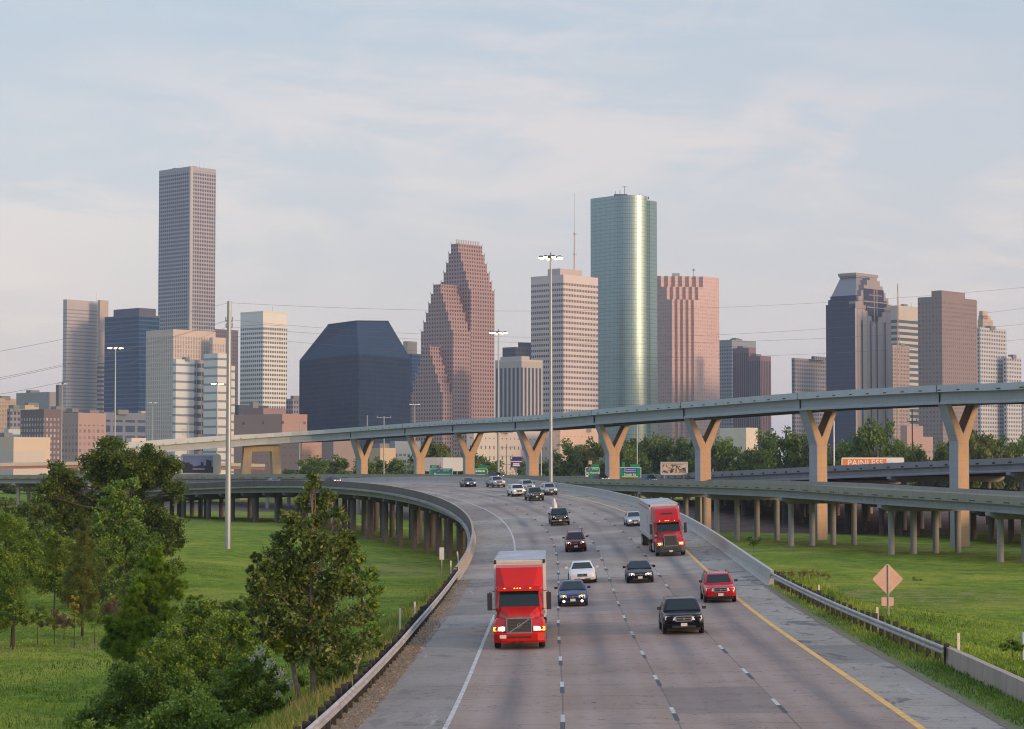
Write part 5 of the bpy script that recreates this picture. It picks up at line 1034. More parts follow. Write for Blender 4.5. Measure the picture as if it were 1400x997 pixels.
marks = {38: 'at the far left under the distant ramp', 62: 'right of the reddish ramp piers', 18: 'by the reddish ramp piers', 100: 'behind the left oak', 420: 'before the red brick block', 448: 'tallest before the pale low building', 474: 'left of the first forked pier', 392: 'seen through the portal pier', 506: 'right of the first forked pier', 528: 'below the polygon tower pole', 550: 'left of the second forked pier', 610: 'rising behind the blank billboard', 592: 'left of the blank billboard', 634: 'touching the third forked pier', 655: 'behind the two-line green sign', 680: 'at the foot of the lit mast by the red tower', 715: 'behind the purple billboard', 745: 'right of the fourth forked pier',
  772: 'at the edge of the pink dotted block', 795: 'left of the fifth forked pier', 818: 'in the fork left of the central pier', 850: 'behind the Downtown Destinations sign', 872: 'right above the Downtown Destinations sign', 893: 'left of the framed billboard', 915: 'above the framed billboard', 938: 'left of the sixth forked pier', 972: 'right of the sixth forked pier', 995: 'below the small white building', 1018: 'in front of the small white building', 1040: 'right of the small white building',
  1066: 'highest between the sixth and seventh forked piers', 1090: 'left of the seventh forked pier', 1112: 'seen through the seventh forked pier', 1140: 'behind the white pole', 1160: 'above the orange part of the PAINLESS billboard', 1198: 'tallest, above the PAINLESS billboard', 1180: 'left of the tallest belt tree', 1228: 'right of the tallest belt tree', 1246: 'beside the brown wooden pole', 1275: 'right of the brown wooden pole', 1300: 'seen through the last forked pier', 1335: 'right of the last forked pier', 1358: 'second right of the last forked pier', 1382: 'before the stepped grey tower', 1405: 'cut by the right edge', 1430: 'just off the right edge', -12: 'just off the left edge', 8: 'low by the columns at the far left edge', 40: 'second from the left edge below the pale ramp', 70: 'half hidden by the oak below the pale ramp', -20: 'outside the left edge below the pale ramp', 100: 'behind the oak trunk below the pale ramp'}
for px, yt, hw, q, k in belt:
    t = P(px, yt, q); zb = ground(t.x, t.y)-.5; h = (t.z-zb)/1.0; w = hw*1.6*q*KD/F
    sc = (w/(wds[k]*.62), w/(wds[k]*.62), h/(hts[k]*1.08)); lab = f'{desc[k]} belt tree {marks[px]}'; rot = (0, 0, rb.uniform(0, 6.28))
    if k not in used: used.add(k); o = protos[k]; o.location = (t.x, t.y, zb); o.scale = sc; o.rotation_euler = rot; tag(o, lab, 'tree', 'trees in the belt behind the ramps')
    else: dup(protos[k], (t.x, t.y, zb), rot, sc, label=lab, cat='tree', group='trees in the belt behind the ramps')

# grass blades over the meadows and verges
def blades(name, n, pts_fn, hmin, hmax, w, mat, lab=None):
    C = []; 
    while len(C) < n:
        p = pts_fn()
        if p is not None: C.append(p)
    C = np.array(C); a = RN.uniform(0, math.pi, n); d = np.stack([np.cos(a), np.sin(a), np.zeros(n)], 1)*(w*RN.uniform(.6, 1.4, n))[:, None]
    h = RN.uniform(hmin, hmax, n)[:, None]*(C[:, 3:4]); C = C[:, :3]; lean = np.stack([RN.normal(0, .35, n), RN.normal(0, .35, n), np.ones(n)], 1)*h; Q = np.stack([C-d, C+d, C+d*.15+lean, C-d*.15+lean], 1)
    nz = np.clip(.5+.35*np.sin(C[:, 0]*.35+np.sin(C[:, 1]*.21)*2)*np.sin(C[:, 1]*.17)+RN.uniform(-.3, .3, n), 0, 1)
    tag(quads_mesh(name, Q, mat, None, np.stack([nz, RN.rand(n)], 1)), kind='stuff')
L_grass = leaf_mat('grass_blades', [(0.055, 0.109, 0.008), (0.136, 0.234, 0.018), (0.238, 0.335, 0.031), (0.413, 0.421, 0.072)], .3)
rg = random.Random(7.500)
def left_pt():
    y = 60+190*rg.random()**1.05; x = rg.uniform(-(y*.235), 2); d, rz, right = emb(x, y)
    if d < 12.3 and y < 170: return None
    if y > 165 and d < 26: return None
    return (x, y, ground(x, y)-.03, (.6+.6*rg.random())*max(.35, 1.15-y/240))
def right_pt():
    y = 70+250*rg.random()**1.0; x = rg.uniform(14, y*.24+3); d, rz, right = emb(x, y)
    if d < 13.2 and y < 170 or y > 150 and x < 24+(y-150)*.05: return None
    return (x, y, ground(x, y)-.03, (.5+.6*rg.random())*max(.3, 1.15-y/260))
def verge_r():
    s = 18+95*rg.random(); o = 10.25+rg.random()**.8*3.4; p = road(s, o, .0); return (p.x, p.y, p.z, .5+rg.random()*(o-10)*.35)
def verge_l():
    s = 15+110*rg.random(); o = -11.3-rg.random()*2.6; p = road(s, o, .0); p.z = min(p.z, ground(p.x, p.y)+.4) if o < -12.3 else p.z; return (p.x, p.y, p.z-.05, .6+rg.random()*.9)
blades('meadow_grass', 60000, left_pt, .18, .42, .045, L_grass); blades('meadow_grass', 60000, right_pt, .14, .34, .045, L_grass)
blades('verge_grass', 32000, verge_r, .08, .26, .03, L_grass); blades('verge_weeds', 14000, verge_l, .14, .40, .03, leaf_mat('weed_blades', [(0.072, 0.130, 0.017), (0.167, 0.234, 0.026), (0.380, 0.350, 0.067), (0.476, 0.305, 0.095)], .25))
def litter():
    s = 14+112*rg.random(); o = -10.0-rg.random()*1.2; p = road(s, o, .02); return (p.x, p.y, p.z, 1)
blades('dry_litter', 5000, litter, .01, .04, .045, leaf_mat('litter_bits', [(0.156, 0.114, 0.078), (0.252, 0.192, 0.132), (0.360, 0.288, 0.204)], .05))
# pale footpath in the left meadow and a worn trail in the right one
pm = MB()
pp_ = [P(a, b, c) for a, b, c in ((661.780, 1972.620, 191.700), (714.150, 1970.280, 193.050), (773.663, 1977.300, 190.350), (837.936, 1989.000, 186.300), (904.590, 1996.020, 183.600))]
for a, b_ in zip(pp_[:-1], pp_[1:]):
    za, zb = ground(a.x, a.y)+.14, ground(b_.x, b_.y)+.14; pm.face([(a.x, a.y-.9, za), (b_.x, b_.y-.9, zb), (b_.x, b_.y+.9, zb), (a.x, a.y+.9, za)])
tag(pm.build('footpath', plain('path_grey', (.28, .24, .24), .9, var=.3, vs=.8)), kind='structure')
# ------------------------------------------------------------------ downtown
AL = R(42)
def plan(xl, xc, xr, q, al=AL):
    """rectangle whose front corner, left end and right end are seen at the given pixel columns"""
    y0 = q*KD; C = np.array([(xc-700)/F*y0, y0]); a, b = (xl-700)/F, (xr-700)/F
    eL = np.array([-math.cos(al), math.sin(al)]); eR = np.array([math.sin(al), math.cos(al)])
    tL = (a*C[1]-C[0])/(eL[0]-a*eL[1]) if xl < xc else 0.0; tR = (b*C[1]-C[0])/(eR[0]-b*eR[1]) if xr > xc else 0.0
    tL = max(tL, 4); tR = max(tR, 4); L = C+eL*tL; Rr = C+eR*tR; return [tuple(L), tuple(C), tuple(Rr), tuple(L+eR*tR)], C, eL, eR, tL, tR
def zat(py, q): return P(700, py, q).z
ZB = -3.0
def tower(label, xl, xc, xr, yt, q, mat, roof=None, name='office_tower', cat='tower', al=AL, pent=(), ant=(), zb=None, par=1.2, cap=None, clutter=3):
    poly, C, eL, eR, tL, tR = plan(xl, xc, xr, q, al); zt = zat(yt, q); z0 = ZB if zb is None else zb
    root = tag(empty(name, (C[0], C[1], z0)), label, cat); sh = lambda pl: [(a-C[0], b-C[1]) for a, b in pl]; rf = roof or plain('roof_grey', (.2, .2, .21), .9)
    MB().prism(sh(poly), 0, zt-z0, zt-z0, 0, 1).build('wall', [mat, rf], root)
    if par:   # parapet rim
        mb = MB(); n = len(poly); s = sh(poly)
        c = (sum(a for a, b in s)/4, sum(b for a, b in s)/4); inn = [(a+(c[0]-a)*.03, b+(c[1]-b)*.03) for a, b in s]; out = [(a-(c[0]-a)*.004, b-(c[1]-b)*.004) for a, b in s]
        for i in range(n):
            j = (i+1) % n; mb.hexa([(*out[i], zt-z0-.6), (*out[j], zt-z0-.6), (*inn[j], zt-z0-.6), (*inn[i], zt-z0-.6), (*out[i], zt-z0+par), (*out[j], zt-z0+par), (*inn[j], zt-z0+par), (*inn[i], zt-z0+par)])
        mb.build('parapet', cap or mat, root)
    for (a, b_, c_, y_, m_) in pent:
        pl, *_ = plan(a, b_, c_, q+12, al); MB().prism(sh(pl), zt-z0, zat(y_, q+12)-z0, None, 0, 1).build('penthouse', [m_, rf], root)
    rr = random.Random(int(xl*7+yt)); mb = MB(); mid = np.array(C)+eL*tL*.5+eR*tR*.5-np.array(C)
    for k in range(clutter):
        o = mid+eL*tL*rr.uniform(-.3, .3)+eR*tR*rr.uniform(-.3, .3); mb.box((o[0], o[1], zt-z0+1.5), (rr.uniform(4, 9), rr.uniform(4, 9), rr.uniform(3, 5)), AL)
    if clutter: mb.build('roof_plant', rf, root)
    for (ax, ay, rad) in ant:
        mb = MB(); p = P(ax, ay, q+15); mb.tube([(p.x-C[0], p.y-C[1], zt-z0), (p.x-C[0], p.y-C[1], p.z-z0)], [rad, rad*.5], 6); mb.build('antenna', m_steel, root)
    return root, C, (poly, eL, eR, tL, tR, zt, z0)
px_m = lambda q: q*KD/F
F_ = facade
f_grey = F_('tower_grey', (.44, .41, .43), (.24, .23, .27), 400, 3.6, 1.0, .36, 6, .35, vary=.1)
tower('pale grey-pink tower with faint bands, leftmost of the tall towers', 85, 90, 135, 411, 1750, f_grey, ant=((132, 401, .5),), clutter=0)
f_band = F_('tower_side_bands', (.46, .39, .36), (.10, .13, .18), 500, 4.6, 1.0, .5, 62, .2); pl = P(135, 411, 1765)
tower('warm banded right-hand wing joined to the pale grey tower', 133, 135.5, 147, 412, 1758, f_band, clutter=0, name='tower_wing')
f_blue = F_('tower_blue', (.055, .11, .22), (.008, .030, .085), 1.6, 4.2, .85, .70, 0, .12, vary=.35, w_rough=.3, spec=.2)
f_blue2 = F_('tower_blue_top', (.10, .11, .16), (.05, .06, .09), 1.6, 300, .4, 1, 0, .3)
tower('dark blue banded glass tower with a lighter penthouse', 142, 189, 217, 432, 1700, f_blue, pent=((154, 189, 212, 421, f_blue2),), cap=f_blue2, clutter=0)
f_texas = F_('tower_tall_grid', (.36, .345, .39), (.022, .034, .075), 3.25, 4.18, .58, .60, 3, .2, vary=.3)
t3, C3, g3 = tower('tallest tower, slender grey granite shaft with a fine window grid', 215, 258.5, 293, 229, 1850, f_texas, ant=((252, 219, .4), (258, 221, .3), (273, 222, .4), (279, 223, .3), (264, 221, .3)), clutter=4)
# blank bevel on the tall tower's front corner
c_ = np.array(plan(215, 258.5, 293, 1850)[0][1])-C3; eL, eR = g3[1], g3[2]
bev = [tuple(c_+eL*2.2-eR*.15), tuple(c_-(eL+eR)*1.6), tuple(c_+eR*3.4-eL*.15)]
MB().prism([bev[0], bev[1], bev[2], (float(c_[0]), float(c_[1])+.5)], 0, g3[5]-g3[6]+1.4).build('corner_pier', plain('pale_granite', (.44, .41, .42), .6), t3)
f_beige = F_('tower_beige', (.56, .46, .40), (.26, .25, .27), 3.1, 4.1, .5, .78, 5, .25, vary=.3)
t4, C4, g4 = tower('beige stone tower with fine vertical ribs and a raised shoulder', 199, 236, 294, 452, 1600, f_beige, clutter=0)
tower('lower right shoulder of the beige stone tower', 288, 290, 308, 463, 1612, f_beige, name='tower_wing', clutter=0)
f_wh = F_('white_bands', (.64, .63, .62), (.20, .26, .35), 400, 7.1, 1.0, .26, 0, .2, vary=0)
f_whd = F_('dark_bay_windows', (.30, .30, .32), (.05, .06, .08), 6, 7.1, .85, .5, 0, .2)
tower('white office block with thin blue ribbon windows, left wing', 238, 240, 266, 493, 1480, f_wh, name='office_block', cat='building', clutter=1)
tower('recessed dark stairwell bay between two white banded wings', 264, 265.5, 279, 494, 1492, f_whd, name='office_block', cat='building', clutter=0)
tower('white banded block with a chamfered top, right wing in front of the beige tower', 278, 297, 311, 485, 1470, f_wh, name='office_block', cat='building', clutter=0)
tower('low white banded extension hidden partly by the steel pole', 309, 311, 321, 502, 1482, f_wh, name='office_block', cat='building', clutter=0)
f_plum = F_('plum_grid', (.16, .13, .16), (.06, .06, .08), 3.2, 4.2, .5, .5, 0, .25)
tower('plum-coloured tower showing behind the beige tower and the steel pole', 286, 288, 325, 451, 1950, f_plum, clutter=0)
f_w6 = F_('white_ribbon', (.68, .67, .64), (.045, .07, .12), 2.9, 4.35, .66, .50, 11.5, .18, vary=.3)
tower('cream-topped white tower with dark ribbon windows right of the steel pole', 328, 359, 392, 427, 1650, f_w6, ant=((373, 418, .5),), clutter=0, cap=plain('cream_stone', (.62, .58, .50), .6))
# the dark polygon tower: vertical glass below, planes leaning inward above
q7 = 1450; y7 = q7*KD; f_nv = F_('navy_glass', (.009, .026, .068), (.003, .014, .046), 2.6, 3.9, .84, .82, 0, .12, vary=.5, w_rough=.3, spec=.18)
pl7, C7, eL7, eR7, tL7, tR7 = plan(409, 490, 561.5, q7); z0 = ZB; t7 = tag(empty('polygon_tower', (C7[0], C7[1], z0)), 'dark navy glass tower with a wide body and sloping gem-like top', 'tower')
base7 = [np.array(p)-C7 for p in pl7]; zs = [zat(489, q7)-z0, zat(484, q7)-z0, zat(487, q7)-z0, zat(489, q7)-z0]
zt7 = [zat(441, q7)-z0, zat(438, q7)-z0, zat(436, q7)-z0, zat(440, q7)-z0]; m_ = px_m(q7)
top7 = [C7*0+np.array([(444-490)*m_, 28.0]), np.array([(486-490)*m_, 8.0]), np.array([(528-490)*m_, 30.0]), np.array([-2.0, 68.0])]
mb = MB()
for i in range(4):
    j = (i+1) % 4; a, b_, c, d = base7[i], base7[j], top7[j], top7[i]; L = float(np.linalg.norm(b_-a))
    mb.face([(*a, 0), (*b_, 0), (*b_, zs[j]), (*a, zs[i])], [(0, zs[i]), (L, zs[j]), (L, 0), (0, 0)])
    mb.face([(*a, zs[i]), (*b_, zs[j]), (*c, zt7[j]), (*d, zt7[i])], [(0, 50), (L, 50), (L*.8, 0), (L*.2, 0)], 1)
mb.face([(*top7[i], zt7[i]) for i in range(4)], None, 1)
f_nv2 = F_('navy_slope', (.018, .045, .11), (.013, .036, .095), 2.6, 3.9, .94, .90, 0, .25, vary=.12, w_rough=.3, spec=.22)
mb.build('glass_skin', [f_nv, f_nv2], t7)
mbr = MB()
for i in range(4): j = (i+1) % 4; mbr.tube([(*top7[i], zt7[i]), (*top7[j], zt7[j])], .5, 5)
mbr.build('roof_edge', plain('navy_metal', (.03, .05, .10), .4, .4), t7)
# stepped red granite tower: three slabs side by side, each ending in a stepped gable
q8 = 1680; f_red = F_('red_granite', (.37, .25, .245), (.045, .035, .065), 3.5, 3.95, .50, .54, 0, .22, vary=.35)
t8C = np.array(plan(561, 605, 676, q8)[0][1]); _, _, eL8, eR8, tL8, tR8 = plan(561, 605, 676, q8)
t8 = tag(empty('stepped_tower', (t8C[0], t8C[1], ZB)), 'red granite tower of three slabs with stepped gables rising to the right', 'tower'); red_roof = plain('red_roof', (.40, .30, .28), .7); pin = MB()
def slab_gable(px0, px1, yr, ye, nst, wpx):
    a0 = tR8*(px0-605)/(676-605); a1 = tR8*(px1-605)/(676-605); zr, ze = zat(yr, q8)-ZB, zat(ye, q8)-ZB; mb = MB(); half = tL8*wpx
    for k in range(nst+1):
        f = k/(nst+1); b0, b1 = half*f, tL8-half*f; b0 = min(b0, tL8*.46); b1 = max(b1, tL8*.54); zlo = 0 if k == 0 else ze+(zr-ze)*(k-1)/nst; zhi = ze+(zr-ze)*k/nst
        A = [eR8*a0+eL8*b1, eR8*a0+eL8*b0, eR8*a1+eL8*b0, eR8*a1+eL8*b1]; mb.prism([tuple(p) for p in A], zlo, zhi, zr, 0, 0 if k < nst else 1, u0=0)
        if k >= 1 or True:
            for p in A[:3]: pin.tube([(p[0], p[1], zhi), (p[0], p[1], zhi+2.2)], [.5, .15], 4)
    mb.build('gabled_slab', [f_red, red_roof], t8)
slab_gable(605, 619, 473, 536, 5, .46); slab_gable(619, 643, 386, 450, 5, .46); slab_gable(643, 676, 327, 392, 5, .46)
pin.build('pinnacles', red_roof, t8)
mb = MB()
for k in range(14): p = eR8*(tR8*(.55+.44*k/13))+eL8*tL8*.47; mb.box((p[0], p[1], zat(324, q8)-ZB), (.8, .8, 4.5))
mb.build('ridge_fins', red_roof, t8)
f_st = F_('vertical_stripes', (.42, .37, .36), (.05, .075, .13), 5.2, 500, .55, 1, 6.5, .2, vary=0)
tower('striped tower with dark vertical glass lines right of the red stepped tower', 677, 713, 742, 493, 1640, f_st, clutter=0, cap=plain('stripe_cap', (.48, .43, .40), .7), pent=((684, 713, 724, 487, plain('stripe_pent', (.46, .42, .39), .7)),))
f_dk = F_('dark_slate', (.05, .065, .10), (.025, .035, .06), 4, 5, .6, .5, 0, .2)
tower('dark slate tower top peeping over the striped tower', 687, 705, 727, 476, 1900, f_dk, pent=((710, 712, 727, 468, f_dk),), clutter=0)
f_10 = F_('banded_pale', (.62, .53, .52), (.055, .06, .085), 2.45, 5.5, .66, .46, 5, .2, vary=.35)
pen10 = F_('pent_windows', (.5, .42, .40), (.03, .04, .06), 3.0, 40, .6, .5, 0, .2, vary=0)
tower('pale tower with tight horizontal window bands and a windowed penthouse', 726, 770.5, 818, 377, 1750, f_10, clutter=0, pent=((749, 766, 796, 367, pen10),), ant=())
wm = tag(empty('antenna_mast', (P(786, 370, 1790).x, 1790*KD, zat(376, 1790))), 'tall white antenna mast rising behind the pale banded tower', 'antenna mast'); hh_ = zat(264, 1790)-zat(376, 1790)
MB().tube([(0, 0, 0), (0, 0, hh_*.52), (0, 0, hh_*.53), (0, 0, hh_)], [1.5, 1.0, .45, .3], 10).build('mast_pole', plain('mast_white_paint', (.6, .57, .57), .5), wm); MB().cyl((0, 0, hh_*.5), 1.8, .8).cyl((0, 0, hh_*.25), 1.8, .8).build('platform', m_steel, wm)
# curved green glass tower
q11 = 1850; m11 = px_m(q11); f_gl = F_('teal_glass', (.15, .20, .21), (.27, .37, .375), 1.9, 3.95, .86, .88, 0, .43, .92, w_rough=.3, w_metal=.6, vary=.10)
t11 = tag(empty('curved_glass_tower', ((838-700)/F*q11*KD, q11*KD, ZB)), 'tall rounded teal glass tower with a glowing golden curve', 'tower'); zt11 = zat(268, q11)-ZB
Rr = 34.0*m11*.92; n0 = R(48); cxx = Rr*math.sin(n0); cyy = Rr*math.cos(n0)          # centre of the quarter drum
arc = [(cxx+Rr*math.sin(-n0+R(96)*k/26), cyy-Rr*math.cos(-n0+R(96)*k/26)) for k in range(27)]
d_ = np.array([-math.cos(n0), math.sin(n0)]); kx = -(838-809)*m11/d_[0]; left = tuple(d_*kx); e_ = arc[-1]
pts = [left]+arc; back = (e_[0]+30, e_[1]+45); poly11 = pts+[(e_[0]+4, e_[1]+40), (left[0]+20, left[1]+40)]
MB().prism(poly11, 0, zt11, zt11, 0, 1).build('glass_drum', [f_gl, plain('roof_dark', (.05, .05, .06), .8)], t11)
ex = (900-838)*m11; w2 = [(e_[0]-2, e_[1]+5), (ex-8, e_[1]+2+0), (ex, e_[1]+12), (ex, e_[1]+60), (e_[0]-2, e_[1]+60)]
MB().prism(w2, 0, zat(274, q11)-ZB, None, 0, 1).build('flat_wing', [f_gl, MATS['roof_dark']], t11)
mb = MB(); mb.box((cxx*.55, 25, zt11+2.2), (14, 10, 4.4)); 
for k in range(12): mb.box((cxx*.8+k*2.3, 22+k*.5, zt11+1.2), (1.2, 3, 2.4))
for ax_, ah in ((9, 9), (14, 13), (4, 8), (30, 5)): mb.tube([(ax_, 22, zt11), (ax_, 22, zt11+ah)], .25, 4)
mb.box((14, 22, zt11+12.5), (5, .3, .5)); mb.build('roof_plant', MATS['roof_dark'], t11)
# pink granite tower with a saw-toothed corner
q12 = 1920; f_pk = F_('pink_granite', (.56, .41, .385), (.37, .25, .25), 3.3, 4.0, .5, .5, 2, .22, vary=.6); m12 = px_m(q12)
p12, C12, eL12, eR12, tL12, tR12 = plan(899, 934, 984, q12); t12 = tag(empty('pink_tower', (C12[0], C12[1], ZB)), 'pink granite tower with a saw-toothed front corner', 'tower')
def sawtooth(n, a, b):
    """replace the front corner by n steps reaching a along the left face and b along the right"""
    out = [tuple(eL12*tL12)]; 
    for k in range(n+1):
        f = k/n; p = eL12*tL12*a*(1-f)+eR12*tR12*b*f; out.append(tuple(p))
        if k < n: f2 = (k+1)/n; q = eL12*tL12*a*(1-f)+eR12*tR12*b*f2; out.append(tuple(q))
    out += [tuple(eR12*tR12), tuple(eL12*tL12+eR12*tR12)]; return out
zt12 = zat(375, q12)-ZB; MB().prism(sawtooth(4, .42, .30), 0, zt12*.88, zt12, 0, 1).prism(sawtooth(5, .62, .42), zt12*.88, zt12*.945, zt12, 0, 1).prism(sawtooth(6, .85, .55), zt12*.945, zt12, zt12, 0, 1).build('wall', [f_pk, plain('pink_roof', (.35, .22, .2), .8)], t12)
mb = MB(); o = eR12*tR12*.5+eL12*tL12*.5
mb.tube([(o[0]+6, o[1], zt12), (o[0]+6, o[1], zt12+9)], .4, 5).cyl((o[0]+6, o[1], zt12+8), 1.5, .5, 'y').box((o[0]-14, o[1], zt12+2), (8, 8, 4)); mb.build('roof_plant', m_steel, t12)
f_g13 = F_('slate_grid', (.24, .28, .33), (.06, .08, .12), 3.4, 4.2, .6, .5, 6, .2)
tower('slate-grey gridded tower right of the pink tower', 980, 1001, 1034, 466, 1990, f_g13)
f_pl = F_('plum_vertical', (.21, .145, .165), (.05, .05, .09), 2.9, 300, .5, 1, 4, .22, vary=0)
tower('plum tower with fine vertical lines standing before the slate tower', 1002, 1024, 1034, 477, 1900, f_pl, clutter=1); tower('lower plum tower with vertical lines, at the right of the pair', 1022, 1040, 1054.5, 488, 1850, f_pl, clutter=1)
f_84 = F_('cream_grid_dark', (.26, .24, .27), (.045, .055, .09), 3.3, 4.3, .62, .55, 0, .2, vary=.3)
tower('wide low-rise grey tower with square windows left of the crowned tower', 1084, 1087, 1134, 491, 1850, f_84, pent=((1113, 1114, 1133, 487, f_84),), clutter=0)
# crowned tower
q14 = 1640; f_lt = F_('granite_light', (.43, .37, .38), (.27, .23, .26), 8.5, 400, .16, 1, 0, .3, vary=0); f_dk14 = F_('dark_blue_glass', (.045, .05, .095), (.020, .034, .085), 2.2, 4, .9, .85, 0, .12, vary=.2, spec=.2)
p14, C14, eL14, eR14, tL14, tR14 = plan(1130, 1170, 1219, q14); t14 = tag(empty('crowned_tower', (C14[0], C14[1], ZB)), 'granite and dark glass tower with a mansard crown', 'tower'); Z = lambda y: zat(y, q14)-ZB
r14 = lambda i: [tuple(eL14*(tL14*(1-i))+eR14*tR14*i), tuple((eL14*tL14+eR14*tR14)*i), tuple(eR14*(tR14*(1-i))+eL14*tL14*i), tuple(eL14*(tL14*(1-i))+eR14*(tR14*(1-i)))]
mb = MB(); po = r14(0); zt = Z(415); L_ = float(tL14); u = 0
for i in range(4):
    a, b_ = po[i], po[(i+1) % 4]; L = math.hypot(b_[0]-a[0], b_[1]-a[1]); mb.face([(*a, 0), (*b_, 0), (*b_, zt), (*a, zt)], [(0, zt), (L, zt), (L, 0), (0, 0)], 0 if i in (0, 3) else 1)
mb.build('shaft', [f_dk14, f_lt], t14)
m14c = plain('crown_granite', (.30, .26, .27), .6); cr = MB(); tiers = [(0.0, 415), (.035, 408), (.07, 403)]
for (i, y), (i2, y2) in zip(tiers, tiers[1:]): cr.prism(r14(i2), Z(y), Z(y2), None)
cr.build('setback_tiers', f_dk14, t14)
cr = MB(); bot = [(*p, Z(403)) for p in r14(.085)]; tp4 = [(*p, Z(377)) for p in r14(.225)]; cr.loft([bot, tp4]); cr.build('mansard_roof', plain('mansard', (.20, .20, .24), .45), t14)
cr = MB(); cr.prism(r14(.21), Z(377), Z(375)).prism(r14(.19), Z(375), Z(371)); cr.build('cornice', m14c, t14)
# stepped light-granite gable on the right face with a dark glass bay let into it
dm = MB(); n_ = -eL14
def onR(k, y, out=0.0): p = eR14*tR14*k+n_*out; return (p[0], p[1], Z(y))
for k0, k1, y0_, y1_ in ((.0, 1.0, 421, 412), (.08, .92, 412, 404), (.16, .84, 404, 396), (.24, .76, 396, 388), (.32, .68, 388, 381), (.40, .60, 381, 377)):
    a, b_, c, d = onR(k0, y0_, .6), onR(k1, y0_, .6), onR(k1, y1_, .6), onR(k0, y1_, .6); e = eL14*tL14*.22
    sh3 = lambda p: (p[0]+e[0], p[1]+e[1], p[2]); dm.hexa([a, b_, sh3(b_), sh3(a), d, c, sh3(c), sh3(d)])
dm.build('dormer_gable', m14c, t14)
gl = MB()
for k0, k1, y0_, y1_ in ((.22, .78, 408, 393), (.22, .86, 416, 408), (.28, .80, 423, 416), (.36, .72, 430, 423), (.46, .62, 437, 430)):
    gl.face([onR(k0, y0_, .9), onR(k1, y0_, .9), onR(k1, y1_, .9), onR(k0, y1_, .9)])
for k in (.16, .40, .57, .80): gl.face([onR(k, 650, .9), onR(k+.028, 650, .9), onR(k+.028, 437, .9), onR(k, 437, .9)])
gl.build('glass_strips', f_dk14, t14)
mu = MB()
for k0, k1, y0_, y1_ in ((.22, .86, 411.5, 410), (.30, .80, 419, 417.6), (.49, .515, 437, 393), (.57, .595, 430, 393), (.36, .72, 402, 400.8)): mu.face([onR(k0, y0_, 1.2), onR(k1, y0_, 1.2), onR(k1, y1_, 1.2), onR(k0, y1_, 1.2)])
mu.build('granite_mullions', m14c, t14)
f_15 = F_('teal_bands', (.50, .44, .40), (.05, .085, .11), 400, 6.6, 1, .52, 12, .2, vary=0)
tower('teal and cream banded tower between the crowned and the brown towers', 1216, 1229, 1257, 419, 1950, f_15, clutter=1, ant=((1246, 414, .4),)); f_15b = F_('small_pink_grid', (.36, .28, .27), (.08, .08, .10), 2.8, 3.8, .5, .5, 2, .2)
tower('lower pinkish grid tower right against the crowned tower', 1217, 1221, 1244, 473, 1800, f_15b, clutter=1); lattice(1227, 388, 600, 4.5, 1300, 'red and white lattice antenna mast between two right-hand towers')
f_16 = F_('brown_grid', (.25, .185, .19), (.12, .09, .10), 3.6, 4.0, .5, .48, 4, .2, vary=.7)
p16, C16, eL16, eR16, tL16, tR16 = plan(1256, 1289, 1336, 1600); t16 = tag(empty('brown_tower', (C16[0], C16[1], ZB)), 'dark brown tower with chamfered side and a low penthouse', 'tower'); z16 = zat(405, 1600)-ZB; m16 = px_m(1600)
Rp = eR16*tR16; po = [tuple(eL16*tL16), (0, 0), tuple(Rp), (Rp[0]+6.5*m16, Rp[1]+16), (Rp[0]+3*m16, Rp[1]+50), tuple(eL16*tL16+Rp)]
MB().prism(po, 0, z16, z16, 0, 1).build('wall', [f_16, plain('brown_roof', (.15, .11, .11), .8)], t16)
pp, *_ = plan(1275, 1289, 1321, 1625); MB().prism([(a-C16[0], b-C16[1]) for a, b in pp], z16, zat(397, 1625)-ZB).build('penthouse', plain('brown_pent', (.24, .18, .18), .7), t16)
f_17 = F_('white_blue_grid', (.50, .49, .52), (.055, .08, .14), 3.5, 4.3, .55, .52, 0, .2, vary=.25)
tower('pale blue-grey gridded tower right of the brown tower', 1338, 1341, 1377, 449, 1800, f_17, clutter=1); tower('lower pale gridded wing at the right of the gridded tower', 1374, 1377, 1397, 489, 1815, f_17, name='tower_wing', clutter=1)
t = tower('cream domed tower top stepping up behind the gridded tower', 1338, 1345, 1359, 438, 2100, F_('cream_step', (.48, .36, .28), (.15, .13, .13), 3, 4, .4, .5, 0, .3), clutter=0, pent=((1339, 1345, 1356, 431, plain('cream_dome', (.5, .38, .3), .6)), (1340, 1345, 1352, 425, MATS['cream_dome'])))
tower('narrow grey tower at the right edge of the picture', 1396, 1398, 1425, 524, 1900, f_84, clutter=0)
tower('blue-topped tower sliver between the polygon tower and the red stepped tower', 556, 563, 576, 485, 1950, f_blue, clutter=0); tower('tan tower top behind the polygon tower', 551, 557, 570, 468, 2050, plain('tan_stone', (.36, .30, .27), .7), clutter=0)

# lower buildings in front of the skyline
B_ = lambda *a, **k: tower(*a, **{**dict(name='low_building', cat='building', clutter=1), **k})
f_bg = F_('beige_block', (.42, .32, .24), (.16, .15, .16), 3.0, 3.8, .42, .5, 2, .3); f_brk = F_('brown_brick', (.15, .115, .13), (.27, .23, .24), 3.0, 3.6, .45, .5, 3, .3, vary=1.0)
f_brp = F_('pink_brick', (.40, .28, .265), (.15, .10, .12), 3.4, 4.0, .5, .5, 6, .3, vary=1.0); f_lblue = F_('blue_panes', (.17, .19, .26), (.03, .05, .11), 11, 7.0, .78, .66, 4, .15, vary=.2)
B_('beige stone block at the far left edge', -30, -20, 23, 546, 1500, f_bg); B_('broad block with a dark blue top and pillared side beside the grey tower', 22, 66, 84, 538, 1450, F_('pillared', (.28, .27, .29), (.06, .10, .17), 12, 60, .65, .6, 16, .2), pent=((24, 66, 76, 536, plain('blue_attic', (.10, .16, .24), .5)),))
